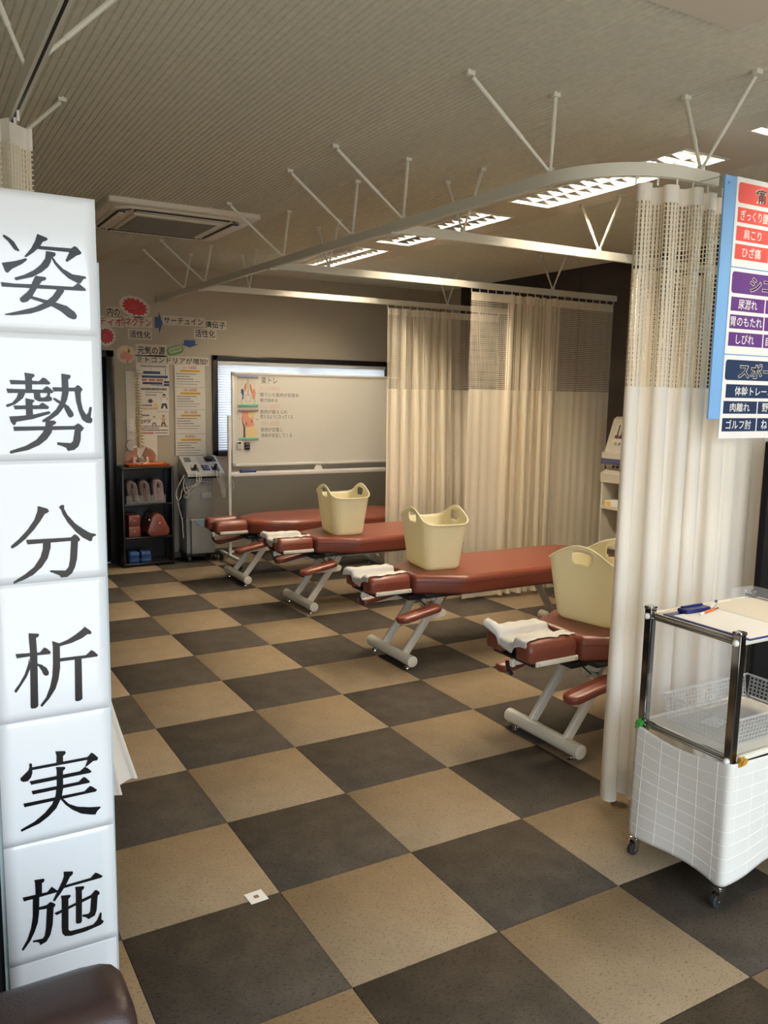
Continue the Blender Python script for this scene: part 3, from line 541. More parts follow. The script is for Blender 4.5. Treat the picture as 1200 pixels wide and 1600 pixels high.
# ------------------------------------------------------------------ treatment tables
ZC0, ZC1 = .435, .55
def table(loc, label, rounded=False, zoff=0.0):
    t = thing('treatment_table', label, 'treatment table', (loc[0], loc[1], 0), 'brown treatment tables in a row')
    z0, z1 = ZC0+zoff, ZC1+zoff
    if rounded:
        out = rpoly([(.05, -.12), (.16, -.24), (.42, -.31), (1.52, -.31), (1.64, -.20), (1.64, .20), (1.52, .31), (.42, .31), (.16, .24), (.05, .12)], [.1, .3, .5, .2, .1, .1, .2, .5, .3, .1], 6)
    else:
        out = rpoly([(.05, -.165), (.33, -.31), (1.52, -.31), (1.64, -.20), (1.64, .20), (1.52, .31), (.33, .31), (.05, .165)], [.035, .10, .10, .06, .06, .10, .10, .035], 5)
    c = pad(out, z0, z1, .032, .018, seg=5); cu = c.build('cushion', VINYL, t, world=False, ang=180)
    pt = [(x, y, z0+.075) for x, y in inset(out, -.0005)]; p = MB(); p.tube(pt+[pt[0]], .0022, 6, False); p.build('seam', VINYL2, cu, world=False)
    MB().bbox(.10, 1.58, -.22, .22, z0-.022, z0+.002, r=.004).build('base_board', BLACK, t, world=False)
    u = MB(); u.bbox(.18, 1.40, -.11, -.075, z0-.054, z0-.022, r=.004); u.bbox(.18, 1.40, .075, .11, z0-.054, z0-.022, r=.004)
    u.bbox(.20, .24, -.14, .14, z0-.062, z0-.026, r=.004); u.bbox(1.16, 1.20, -.14, .14, z0-.062, z0-.026, r=.004); u.build('under_frame', CREAMMETAL, t, world=False)
    MB().bbox(.06, .30, -.10, .10, z0-.055, z0-.024, r=.004).build('motor_box', BLACK, t, world=False)
    cb = MB(); cb.tube([(.12, -.10, z0-.045), (.16, -.125, z0-.085), (.26, -.13, z0-.085), (.32, -.12, z0-.05)], .004, 6); cb.build('cable', BLACK, t, world=False)
    # head rest: two bolsters on a tilting plate
    prof = rpoly([(-.055, .0), (.055, .0), (.055, .062), (.040, .098), (-.040, .098), (-.055, .062)], [.012, .012, .03, .035, .035, .03], 4)
    for s in (-1, 1):
        m = MB(); R = []
        for x, k in ((-.238, .62), (-.233, .82), (-.222, .95), (-.208, 1), (.012, 1), (.024, .96), (.032, .86), (.036, .7)):
            R.append([(x, s*.105+a*k, z0+.022+.045+(b-.045)*k) for a, b in prof])
        m.rings(R, True, True); bo = m.build('head_bolster', VINYL, t, world=False, ang=60)
        y = s*.163
        w = MB().bbox(-.205, .035, y-.006, y+.006, z0+.012, z0+.036, r=.005); pl = w.build('side_plate', CREAMMETAL, bo, world=False)
        for x in (-.19, .02):
            MB().cyl((x, y-.0085*1, z0+.024), (x, y+.0085, z0+.024), .005, 10).build('bolt', ALU, bo, world=False)
    h = MB(); h.bbox(-.20, .06, -.14, .14, z0+.002, z0+.016, r=.004); h.build('head_plate', BLACK, t, world=False)
    h = MB(); h.bbox(-.222, -.200, -.025, -.003, z0-.026, z0+.01, r=.005); h.bbox(-.20, .10, -.02, .02, z0-.022, z0+.002, r=.004); h.build('head_hinge', CREAMMETAL, t, world=False)
    k = MB(); k.tube([(-.215, .02, z0-.01), (-.205, .02, z0-.05), (-.185, .018, z0-.075)], .009, 8); k.build('release_lever', BLACK, t, world=False)
    # arm rests
    for s in (-1, 1):
        y = s*.235-.03; M = Matrix.Translation((.035, y, .341+zoff)) @ Matrix.Rotation(-math.radians(10.5), 4, 'Y')
        po = rpoly([(-.155, -.048), (.14, -.048), (.14, .048), (-.155, .048)], .047, 6)
        m = pad(po, -.012, .024, .016, .010, seg=4); m.xf(M); ar = m.build('arm_rest', VINYL, t, world=False, ang=180)
        m = MB(); m.prism([(-.10, -.014), (.05, -.036), (.11, -.052), (.150, -.054), (.168, -.036), (.160, -.016), (.12, -.012)], 'y', -.015, .015); m.xf(M)
        m.build('arm_bracket', CREAMMETAL, ar, world=False)
        m = MB(); m.cyl((.17, s*.235-.03, .345+zoff), (.17, s*.07, .345+zoff), .013, 12); m.build('arm_axle', CREAMMETAL, t, world=False)
    m = MB(); m.bbox(.155, .185, -.10, -.07, .33+zoff, z0-.03, r=.004); m.bbox(.155, .185, .07, .10, .33+zoff, z0-.03, r=.004); m.build('axle_hanger', CREAMMETAL, t, world=False)
    # legs and foot bars
    for x0, x1 in ((0, .255), (1.40, 1.17)):
        for y in (-.145, .095):
            dx = (x1-x0); m = MB(); a = Vector((x0, y, .06)); b_ = Vector((x1, y, z0-.04)); d = (b_-a).normalized(); n = Vector((d.z, 0, -d.x))
            pr = rpoly([(-.023, -.013), (.023, -.013), (.023, .013), (-.023, .013)], .006, 3)
            m.rings([[p+n*u+Vector((0, v, 0)) for u, v in pr] for p in (a, b_)], True, True); m.build('leg', CREAMMETAL, t, world=False)
        m = MB(); m.tube([(x0, -.252, .055), (x0, -.25, .055), (x0, .25, .055), (x0, .252, .055)], [.030, .033, .033, .030], 20)
        fb = m.build('foot_bar', CREAMMETAL, t, world=False)
        for y in (-.19, .20):
            m = MB(); m.tube([(x0, y, 0), (x0, y, .006), (x0, y, .008), (x0, y, .03)], [.021, .020, .006, .006], 14); m.build('levelling_foot', CHROME, fb, world=False)
    return t
TB = [(.945, -.185, 'far'), (1.06, -1.215, ''), (1.038, -2.60, ''), (1.035, -4.00, '')]
table(TB[0][:2], 'brown treatment table farthest back, in front of the whiteboard, without a basket', True, -.012)
table(TB[1][:2], 'brown treatment table carrying the farthest cream basket, second from the whiteboard')
table(TB[2][:2], 'brown treatment table in front of the wide curtain, with the middle cream basket')
table(TB[3][:2], 'brown treatment table nearest the viewer, its foot end hidden by the pale curtain')
# ------------------------------------------------------------------ paper face covers on the head bolsters
def cover(tb, label, seed, peak=0.0, zoff=0.0):
    r = random.Random(seed); X0, Y0 = tb[0], tb[1]; z0 = ZC0+zoff
    t = MB(); nz = [r.uniform(-1, 1) for _ in range(60)]
    def surf(y):                                      # top of the two bolsters, bridged in the gap
        def one(c):
            d = abs(y-c); return z0+.1235 if d < .036 else (z0+.1235-min(.10, (d-.036)**2*70) if d < .080 else -9)
        return max(one(-.105), one(.105), z0+.095)
    def P(u, v):
        y = -.128+.268*v
        ku = u*7; ki = int(ku); kf = ku-ki; kf = kf*kf*(3-2*kf); ny = (nz[ki+20]*(1-kf)+nz[ki+21]*kf)*.016+.004*math.sin(31*u+seed)
        if v < .12: y += -ny*(1-v/.12)-.004
        x = .035-.285*u
        x += .012*math.sin(7*v+seed)*(1-u)
        z = surf(y)+.0035+.0015*math.sin(23*u+3*v*6+seed)+.001*math.sin(41*v+9*u)
        if x < -.225:                                 # hangs over the head end
            k = -.225-x; z -= k*1.6*(1-.2*math.cos(9*v)); x = -.241-.25*k
        if peak and u > .75 and v > .72:
            q = (u-.75)/.25*(v-.72)/.28; z += peak*q; x -= .02*q
        return Vector((X0+x, Y0+y, z))
    t.grid(P, 44, 44); o = single(t, 'face_cover', SHEETM, label, 'paper towel', (X0-.1, Y0, z0+.10), 'white paper covers on the head rests', ang=180, fix=False)
    m = o.modifiers.new('thick', 'SOLIDIFY'); m.thickness = .0008; m.offset = 1
cover(TB[1], 'crumpled white paper cover on the head rest of the second table from the whiteboard', 5, .02)
cover(TB[2], 'crumpled white paper cover on the head rest below the middle basket', 2, .012)
cover(TB[3], 'white paper cover with a raised corner on the nearest head rest', 9, .06)
# ------------------------------------------------------------------ soft plastic baskets
def basket_mesh():
    N = 120; mb = MB(); rows = 26
    bx, by, tx, ty = .112, .164, .150, .208
    def ring(f): return rpoly([(-(bx+(tx-bx)*f), -(by+(ty-by)*f)), ((bx+(tx-bx)*f), -(by+(ty-by)*f)), ((bx+(tx-bx)*f), (by+(ty-by)*f)), (-(bx+(tx-bx)*f), (by+(ty-by)*f))], .045+.02*f, 5)
    def resample(pts, n):
        pts = [Vector(p) for p in pts]; L = [0]
        for i in range(len(pts)): L.append(L[-1]+(pts[(i+1) % len(pts)]-pts[i]).length)
        out = []; j = 0
        for k in range(n):
            d = L[-1]*k/n
            while L[j+1] < d: j += 1
            f = (d-L[j])/(L[j+1]-L[j]); out.append(pts[j].lerp(pts[(j+1) % len(pts)], f))
        return out
    base = resample(ring(0), N); topr = resample(ring(1), N)
    def ztop(p):
        a = max(0.0, min(1.0, (abs(p.x)-.05)/.08)); w = max(0.0, 1-(abs(p.y)/.208)**2)
        return .285+.082*a*w**1.5 - .004*(1-a)
    V = []; F = []
    for j in range(rows+1):
        f = j/rows
        for k in range(N):
            g = f**.85; p = base[k].lerp(topr[k], g); z = .004+(ztop(topr[k])-.004)*f
            if j == 0: p = base[k]*.93; z = 0.0
            if j == rows: p = p*1.018
            V.append((p.x, p.y, z))
    for j in range(rows):
        for k in range(N):
            k2 = (k+1) % N; q = (Vector(V[j*N+k])+Vector(V[(j+1)*N+k2]))/2
            zt = ztop(Vector((math.copysign(.15, q.x), q.y, 0)))
            if abs(q.x) > .115 and abs(q.y) < .054 and .285 < q.z < .336: continue
            F.append((j*N+k, j*N+k2, (j+1)*N+k2, (j+1)*N+k))
    F.append(tuple(reversed(range(N)))); mb.add(V, F)
    me = mb.mesh('tub', BASKET, ang=60)
    rim = MB(); pts = [Vector(V[rows*N+k]) for k in range(N)]; rim.tube(pts+[pts[0], pts[1]], .0048, 8, False)
    return me, rim.mesh('rim', BASKET)
bme, bri = basket_mesh()
def basket(x, y, z, rot, label):
    t = thing('laundry_basket', label, 'basket', (x, y, z), 'cream plastic baskets on the tables'); t.rotation_euler.z = rot
    o = link('tub', bme, t); m = o.modifiers.new('thick', 'SOLIDIFY'); m.thickness = .0035; m.offset = -1
    link('rim', bri, t)
basket(1.405, -1.226, ZC1+.001, math.radians(-6), 'cream plastic basket with handle holes on the second table from the whiteboard')
basket(1.352, -2.560, ZC1+.001, math.radians(-8), 'cream plastic basket in the middle, standing in front of the wide curtain')
basket(1.365, -3.967, ZC1+.001, math.radians(11.6), 'large cream plastic basket nearest the viewer, cut by the pale curtain')
# ------------------------------------------------------------------ steel trolley
tx0, tx1, ty0, ty1 = .70, 1.225, -5.235, -4.885
t = thing('trolley', 'chrome wheeled trolley with cream shelves and a checked cloth skirt', 'trolley', ((tx0+tx1)/2, (ty0+ty1)/2, 0))
pf = rpoly([(-.014, -.014), (.014, -.014), (.014, .014), (-.014, .014)], .003, 2)
for x in (tx0, tx1):
    for y in (ty0, ty1):
        m = MB(); m.prism([(x+a, y+b) for a, b in pf], 'z', .075, .897); po = m.build('post', POSTM, t, ang=15)
        m = MB(); m.bbox(x-.016, x+.016, y-.016, y+.016, .893, .905, r=.003); m.build('post_cap', CHROME, po)
        # caster
        m = MB(); m.cyl((x, y, .060), (x, y, .078), .013, 12); m.bbox(x-.017, x+.017, y-.015, y+.015, .056, .064, r=.003)
        for s in (-.013, .013): m.prism([(x-.016, .058), (x+.012, .058), (x-.008, .018), (x-.022, .018)], 'y', y+s-.0015, y+s+.0015)
        ca = m.build('caster', CHROME, t)
        m = MB(); m.tube([(x-.013, y-.009, .0225), (x-.013, y-.007, .0225), (x-.013, y+.007, .0225), (x-.013, y+.009, .0225)], [.019, .0225, .0225, .019], 18); m.build('caster_wheel', RUBBER, ca)
        m = MB(); m.cyl((x-.013, y-.0165, .0225), (x-.013, y+.0165, .0225), .004, 10); m.build('wheel_axle', CHROME, ca)
for z in (.868, .488, .115):
    m = MB(); m.bbox(tx0+.006, tx1-.006, ty0+.006, ty1-.006, z-.005, z+.012, r=.004); sh = m.build('shelf', PAPERC, t)
    for y in (ty0-.004, ty1+.004): MB().tube([(tx0+.012, y, z+.003), (tx1-.012, y, z+.003)], .011, 10).build('shelf_rim', PAPERC, sh)
    for x in (tx0-.003, tx1+.003):
        for dz in (.012, -.004): MB().tube([(x, ty0, z+dz), (x, ty1, z+dz)], .0055, 8).build('side_rod', CHROME, sh)
    if z > .4:
        for x in (tx0, tx1):
            for y in (ty0, ty1): MB().sphere((x+(-.016 if x == tx0 else .016), y, z+.002), .011, 12, 8).build('rod_cap', WHITEP, sh)
# acrylic side guard
m = MB().bbox(tx0-.011, tx0-.0085, ty0+.02, ty1-.02, .51, .86, r=.0005, seg=1); m.build('side_guard', ACRYL, t)
# cloth skirt with a woven check
sk = MB(); q = .022
path = [(tx0-q, ty1+.03), (tx0-q, ty0-q), (tx1+q, ty0-q)]
cor = rpoly([(tx0-q, ty1+q), (tx0-q, ty0-q), (tx1+q, ty0-q), (tx1+q, ty1+q)], .014, 6)
# order: start far left, run along the left side, round the near corner and along the front
s0 = min(range(len(cor)), key=lambda i: (cor[i][0]-(tx0-q))**2+(cor[i][1]-(ty1-.01))**2)
ord_ = [cor[(s0+i) % len(cor)] for i in range(len(cor))]
ln = []
for a, b in ((ord_[0], ord_[1]),): pass
def along(pts, n):
    pts = [Vector(p) for p in pts]; L = [0]
    for i in range(len(pts)-1): L.append(L[-1]+(pts[i+1]-pts[i]).length)
    out = []; j = 0
    for k in range(n+1):
        d = L[-1]*k/n
        while j < len(pts)-2 and L[j+1] < d: j += 1
        f = (d-L[j])/max(L[j+1]-L[j], 1e-9); a = pts[j].lerp(pts[j+1], f); tg = (pts[j+1]-pts[j]).normalized(); out.append((a, Vector((tg.y, -tg.x)), d))
    return out
c1 = [(tx0-q, ty1+.01)] + [(tx0-q+.014-.014*math.cos(a), ty0-q+.014-.014*math.sin(a)) for a in [PI/2*k/6 for k in range(7)]] + [(tx1+q, ty0-q)]
NP = 90; pts = along(c1, NP)
def skirt(i, z):
    p, n, d = pts[i]; f = (.49-z)/.38
    tt = i/NP; corner = math.exp(-((d-.36)/.05)**2)
    out = .008*f*math.sin(d*17.45)+.010*f*max(0, 1-abs(d-.04)/.12)
    return Vector((p.x+n.x*out, p.y+n.y*out, z))
def ztop_(i):
    d = pts[i][2]; return .487-.022*math.sin(PI*min(1, d/.36)) if d < .36 else .490-.006*math.sin(PI*(d-.36)/.5)
def zbot_(i):
    d = pts[i][2]; return (.082-.004*math.sin(PI*.5*min(1, d/.36)) + .012*math.sin(PI*min(1, d/.36))) if d < .36 else .080+.035*math.sin(PI*.5*min(1, (d-.36)/.35))
NZ = 34
vs = [skirt(i, zbot_(i)+(ztop_(i)-zbot_(i))*j/NZ) for j in range(NZ+1) for i in range(NP+1)]
sk.add(vs, [(j*(NP+1)+i, j*(NP+1)+i+1, (j+1)*(NP+1)+i+1, (j+1)*(NP+1)+i) for j in range(NZ) for i in range(NP)])
so = sk.build('cloth_skirt', SKIRT, t, ang=180, fix=False); md = so.modifiers.new('thick', 'SOLIDIFY'); md.thickness = .0016; md.offset = 1
th = MB()
for j in range(1, 9):                                                   # woven check threads
    ring = [skirt(i, zbot_(i)+(ztop_(i)-zbot_(i))*j/9) for i in range(NP+1)]
    th.tube([p+Vector((pts[i][1].x, pts[i][1].y, 0))*.0016 for i, p in enumerate(ring)], .0009, 4)
for k in range(4, NP, 7):
    th.tube([skirt(k, zbot_(k)+(ztop_(k)-zbot_(k))*m_/12)+Vector((pts[k][1].x, pts[k][1].y, 0))*.0016 for m_ in range(13)], .0008, 4)
o = th.build('check_threads', mat('thread_white', (.92, .89, .83), .8), so); o['kind'] = 'stuff'
def clip(x, y, z, m_, lab):
    k = MB(); k.bbox(-.013, .013, -.005, .005, -.016, .016, r=.004); k.bbox(-.011, .011, -.010, -.005, -.004, .018, r=.003); k.bbox(-.011, .011, .005, .010, -.004, .018, r=.003)
    k.xf(Matrix.Translation((x, y, z)) @ Matrix.Rotation(.4, 4, 'X')); single(k, 'cloth_clip', m_, lab, 'clip', (x, y, z-.016))
clip(tx0-q-.004, ty1-.004, .488, mat('green_plastic', (.05, .30, .04), .4), 'small green clip holding the far corner of the trolley skirt')
clip(tx0+.022, ty0-q-.006, .489, mat('amber_plastic', (.62, .30, .03), .4), 'small orange clip holding the near corner of the trolley skirt')
# clear basket on the middle shelf: perforated walls
t = thing('storage_basket', 'clear perforated plastic basket on the middle trolley shelf', 'basket', (.985, -5.05, .5005))
def perf(a, b, z0, z1, nu, nv, lean):
    m = MB(); a = Vector(a); b = Vector(b)
    def P(u, v): p = a.lerp(b, u); return Vector((p.x+lean[0]*v, p.y+lean[1]*v, z0+(z1-z0)*v))
    n1, n2 = nu*2+1, nv*2+1
    def U(i): k, r_ = divmod(i, 2); return (k+(.42 if r_ else 0))/(nu+.42)
    def Vv(j): k, r_ = divmod(j, 2); return (k+(.42 if r_ else 0))/(nv+.42)
    vs = [P(min(1, U(i)), min(1, Vv(j))) for j in range(n2+1) for i in range(n1+1)]
    m.add(vs, [(j*(n1+1)+i, j*(n1+1)+i+1, (j+1)*(n1+1)+i+1, (j+1)*(n1+1)+i) for j in range(n2) for i in range(n1) if not (i % 2 and j % 2)]); return m
bx0, bx1, by0, by1 = .765, 1.195, -5.185, -4.925
for a, b, ln_, n in (((bx0, by0), (bx1, by0), (0, -.012), 26), ((bx0, by1), (bx1, by1), (0, .012), 26), ((bx0, by0), (bx0, by1), (-.012, 0), 16), ((bx1, by0), (bx1, by1), (.012, 0), 16)):
    m = perf(a, b, .502, .592, n, 6, ln_); m.build('basket_wall', CLEARP, t, smooth=False)
m = MB().bbox(bx0, bx1, by0, by1, .5005, .5025, r=.0006, seg=1); m.build('basket_floor', CLEARP, t)
m = MB(); m.tube([(bx0-.012, by0-.012, .593), (bx1+.012, by0-.012, .593), (bx1+.012, by1+.012, .593), (bx0-.012, by1+.012, .593), (bx0-.012, by0-.012, .593)], .0035, 6); m.build('basket_rim', CLEARP, t)
single(MB().bbox(-.055, .055, -.03, .03, 0, .002, r=.0006, seg=1).xf(Matrix.Translation((.90, -5.02, .5027)) @ Matrix.Rotation(.25, 4, 'Z')), 'paper_slip', PAPER, 'small white paper slip lying in the clear perforated basket', 'paper', (.90, -5.02, .5027))
# clipboard, paper, pens on top
zt = .8805
cbm = MB().bbox(.713, .945, -5.262, -4.925, zt, zt+.004, r=.0015)
t = thing('clipboard', 'navy clipboard lying on the trolley top', 'clipboard', (.83, -5.09, zt)); cbm.build('backing_board', mat('navy_plastic', (.010, .018, .12), .3), t)
m = MB(); m.bbox(.775, .895, -4.975, -4.930, zt+.004, zt+.020, r=.006); m.cyl((.785, -4.942, zt+.020), (.885, -4.942, zt+.020), .006, 10); m.build('spring_clip', MATS['navy_plastic'], t)
single(MB().bbox(.722, .935, -5.255, -4.962, zt+.0042, zt+.0056, r=.0004, seg=1), 'paper_sheet', PAPER, 'blank white paper sheet clipped on the navy clipboard', 'paper', (.83, -5.1, zt+.0042))
def pen(p, ang, L, segs, label):
    t = thing('pen', label, 'pen', p); t.rotation_euler.z = ang
    for n_, a, b, r_, m_ in segs: MB().tube([(a, 0, r_+.0005), (a+.002, 0, r_+.0005), (b-.002, 0, r_+.0005), (b, 0, r_+.0005)], [r_*.7, r_, r_, r_*.6], 10).build(n_, m_, t, world=False)
pen((.800, -5.005, zt+.0058), math.radians(14), .14, [('barrel', .028, .11, .0046, ORANGE), ('tip', .110, .140, .0030, CHROME), ('cap', 0, .028, .0046, WHITEP)], 'orange ballpoint pen lying across the white sheet')
pen((.905, -4.965, zt+.0058), math.radians(30), .12, [('barrel', .0, .085, .0045, WHITEP), ('cap', .085, .12, .0048, MATS['navy_plastic'])], 'white pen with a navy cap behind the orange pen')
m = MB(); m.bbox(1.10, 1.213, -4.897, -4.8945, .8805, .926, r=.0008, seg=1); m.bbox(1.2105, 1.213, -5.02, -4.897, .8805, .926, r=.0008, seg=1)
single(m, 'corner_guard', ACRYL, 'clear acrylic corner strip at the far end of the trolley top', 'guard', (1.15, -4.9, .8805))
# ------------------------------------------------------------------ black notice panel behind the trolley
t = thing('partition_panel', 'tall matt black partition panel behind the steel trolley', 'partition', (2.05, -4.74, 0))
MB().bbox(1.464, 2.65, -4.755, -4.725, .012, 1.443, r=.003).build('panel_board', BLACKP, t)
for x in (1.6, 2.5): MB().bbox(x-.02, x+.02, -4.92, -4.56, 0, .014, r=.004).build('panel_foot', BLACK, t)
# ------------------------------------------------------------------ blue price poster hanging from the rail end
yp = -4.785
LB = mat('light_blue_card', (.20, .44, .80), .55)
t = thing('price_poster', 'light blue poster board with red, purple and navy tables on the right', 'poster', (1.45, yp, 1.46))
MB().bbox(1.045, 1.95, yp, yp+.008, 1.533, 2.378, r=.001, seg=1).build('board', LB, t)
MB().cyl((1.062, yp-.003, 2.352), (1.062, yp+.0, 2.352), .004, 10).build('pin', CHROME, t)
MB().tube([(1.062, yp+.012, 2.352), (1.062, yp+.03, 2.380), (1.10, -4.62, ZR-.02)], .0018, 6).build('hanging_wire', ALU, t)
RED = mat('poster_red', (.78, .085, .075), .45); PUR = mat('poster_purple', (.115, .040, .225), .45); NVY = mat('poster_navy', (.014, .035, .095), .45)
WPRT = mat('poster_white', (.86, .86, .84), .45)
def rrect(x0, x1, z0, z1, r): return rpoly([(x0, z0), (x1, z0), (x1, z1), (x0, z1)], r, 4)
def section(z0, z1, m, head, cells, name):
    sh = MB().bbox(1.105, 1.90, yp-.0022, yp-.0002, z0, z1, r=.0006, seg=1).build(name, WPRT, t)
    y = yp-.0024
    p = MB(); flat(p, rrect(1.115, 1.89, head[0], head[1], .012), y); p.build('cell', m, sh, smooth=False)
    # thick dark letters with a pale outline
    w = MB(); text(w, head[2], head[3], head[4], head[5], head[6], y, .045, d=.0003); w.build('letter_outline', WPRT, sh, smooth=False)
    e_ = .0022; w = MB(); text(w, head[2], head[3]+e_, head[4]-e_, head[5]+e_, head[6]-e_, y, .018, d=.0006); w.build('lettering', INKM, sh, smooth=False)
    for c in cells:
        p = MB(); rect(p, c[0], c[1], c[2], c[3], y); p.build('cell', m, sh, smooth=False)
        if c[4]: w = MB(); text(w, c[4], c[5], c[6], c[7], c[8], y, .007, d=.0003); w.build('lettering', WPRT, sh, smooth=False)
def row(z0, z1, x1, x2, items):
    out = []
    h = z1-z0
    for i, (a, b) in enumerate(((1.119, x1), (x2, 1.50), (1.506, 1.89))):
        it = items[i] if i < len(items) else None
        if b <= a: continue
        if it: out.append((a, b, z0, z1, it[0], it[1], it[2], z0+h*.16, z1-h*.14))
        else: out.append((a, b, z0, z1, None))
    return out
section(2.074, 2.379, RED, (2.293, 2.362, '痛', 1.205, 1.270, 2.300, 2.354),
        row(2.227, 2.278, 1.297, 1.303, [('ぎっくり腰', 1.136, 1.288)]) + row(2.164, 2.214, 1.299, 1.305, [('肩こり', 1.160, 1.258)]) + row(2.101, 2.153, 1.304, 1.310, [('ひざ痛', 1.158, 1.262)]), 'red_sheet')
section(1.768, 2.070, PUR, (1.983, 2.058, 'シニ', 1.214, 1.350, 1.992, 2.046),
        row(1.921, 1.970, 1.307, 1.313, [('尿漏れ', 1.160, 1.265)]) + row(1.859, 1.908, 1.308, 1.314, [('胃のもたれ', 1.124, 1.300)]) + row(1.797, 1.846, 1.310, 1.316, [('しびれ', 1.160, 1.262), ('自', 1.330, 1.362)]), 'purple_sheet')
section(1.462, 1.764, NVY, (1.675, 1.748, 'スポー', 1.186, 1.392, 1.682, 1.738),
        [(1.126, 1.89, 1.611, 1.660, '体幹トレーニ', 1.176, 1.396, 1.619, 1.653)] + row(1.553, 1.599, 1.309, 1.315, [('肉離れ', 1.156, 1.268), ('野', 1.340, 1.376)]) + row(1.488, 1.537, 1.311, 1.317, [('ゴルフ肘', 1.140, 1.282), ('ね', 1.342, 1.378)]), 'navy_sheet')
# ------------------------------------------------------------------ white banner of laminated sheets
ybn = -5.12
t = thing('banner', 'tall white laminated paper banner with large black characters at the left edge', 'banner', (-1.247, ybn, .28))
zs = [1.956, 1.708, 1.472, 1.236, .962, .706, .449, .28]
MB().bbox(-1.70, -1.352, ybn+.012, ybn+.040, 0.0, 1.95, r=.003).build('backing_board', BLACKP, t)
MB().bbox(-1.352, -1.150, ybn+.012, ybn+.016, .25, 1.94, r=.001, seg=1).build('backing_strip', BLACKP, t)
MB().bbox(-1.36, -1.1365, ybn+.004, ybn+.009, .26, 1.842, r=.001, seg=1).build('plastic_sleeve', CLEARFILM, t)
brd = random.Random(4)
for i in range(7):
    za, zb = zs[i+1]-.006, zs[i]
    bow = [.0012, .0008, .0006, .0012, .0016, .0010, .0006][i]; dy = -.0008*(i % 2)
    def Q(u, v, za=za, zb=zb, bow=bow, dy=dy, i=i):
        x = -1.3525+(.2105+.0008*(i % 3))*u
        return Vector((x, ybn-.001+dy-bow*math.sin(PI*v)*(.6+.4*math.sin(PI*u))-.0012*(1-v)*(i < 6), za+(zb-za)*v))
    m = MB(); m.grid(Q, 8, 14); sh = m.build('sheet', LAMINATE, t, ang=180, fix=False); md = sh.modifiers.new('thick', 'SOLIDIFY'); md.thickness = .0006; md.offset = -1
    # tape seam
    if i < 6:
        g = MB()
        for poly in GLYPHS[i]:
            pp = [(poly[k]*1e-4-1.4, poly[k+1]*1e-4) for k in range(0, len(poly), 2)]
            out = []
            for a_, b_ in pp:
                w_ = Q(min(1, max(0, (a_+1.3525)/.2105)), min(1, max(0, (b_-za)/(zb-za)))); out.append((a_, w_.y-.0012, b_))
            g.add(out, tessellate_polygon([[Vector((p[0], p[1], 0)) for p in pp]]))
        g.build('character', INK, sh, smooth=False)
# ------------------------------------------------------------------ dark sofa back in the corner
t = thing('sofa', 'dark brown leather sofa back at the bottom left corner', 'sofa', (-1.8, -5.75, 0))
pr = rpoly([(-5.74, .38), (-5.52, .38), (-5.50, .60), (-5.53, .702), (-5.66, .702), (-5.70, .60)], [.02, .02, .05, .05, .05, .05], 5)
m = MB(); R = []
for x, k in ((-2.55, .7), (-2.53, .95), (-2.5, 1), (-1.285, 1), (-1.255, .985), (-1.238, .95), (-1.226, .88), (-1.222, .80)):
    R.append([(x, -5.61+(a+5.61)*k, .53+(b-.53)*(k if b > .5 else 1)) for a, b in pr])
m.rings(R, True, True); m.build('backrest', DARKLEATHER, t, ang=50)
m = MB(); m.bbox(-2.53, -1.215, -6.12, -5.52, .17, .38, r=.03, seg=4); m.build('seat_base', DARKLEATHER, t)
m = MB(); m.bbox(-2.50, -1.235, -6.14, -5.70, .375, .47, r=.035, seg=4); m.build('seat_cushion', DARKLEATHER, t)
for x in (-2.45, -1.29):
    for y in (-6.05, -5.60): MB().tube([(x, y, 0), (x, y, .18)], [.018, .026], 12).build('leg', BLACKW, t)
# ------------------------------------------------------------------ small things on the floor
t = thing('paper_card', 'small white square card with a brown centre lying on the carpet', 'card', (-.577, -4.49, 0))
M_ = Matrix.Translation((-.577, -4.490, .0006)) @ Matrix.Rotation(.05, 4, 'Z')
MB().bbox(-.030, .030, -.030, .030, 0, .0012, r=.0004, seg=1, M=M_).build('card', PAPER, t)
m = MB().add([M_ @ Vector(p) for p in ((-.008, -.008, .0016), (.008, -.008, .0016), (.008, .008, .0016), (-.008, .008, .0016))], [(0, 1, 2, 3)]); m.build('centre_print', mat('card_brown', (.26, .13, .07), .7), t, smooth=False)
m = MB(); m.tube([(.80, -.12, .004), (.84, -.09, .005), (.90, -.08, .004), (.95, -.10, .004)], .004, 6)
single(m, 'cable_scrap', BLACK, 'short black cable lying on the carpet near the farthest table', 'cable', (.87, -.1, 0))
# ------------------------------------------------------------------ whiteboard on its stand
yw = .49
t = thing('whiteboard', 'wide white writing board on a wheeled stand in front of the window', 'whiteboard', (2.05, .52, 0))
bx0, bx1, bz0, bz1 = 1.150, 2.955, .914, 1.772
MB().bbox(bx0+.008, bx1-.008, yw, yw+.018, bz0+.008, bz1-.008, r=.002, seg=1).build('writing_surface', BOARDW, t)
for a in ((bx0, bx1, bz1-.022, bz1), (bx0, bx1, bz0, bz0+.022), (bx0, bx0+.020, bz0, bz1), (bx1-.020, bx1, bz0, bz1)): MB().bbox(a[0], a[1], yw-.006, yw+.022, a[2], a[3], r=.003).build('frame_rail', WHITEMETAL, t)
for x in (bx0, bx1-.034):
    for z in (bz0-.001, bz1-.033): MB().bbox(x-.001, x+.035, yw-.008, yw+.024, z, z+.034, r=.006).build('frame_corner', mat('corner_grey', (.45, .43, .38), .5), t)
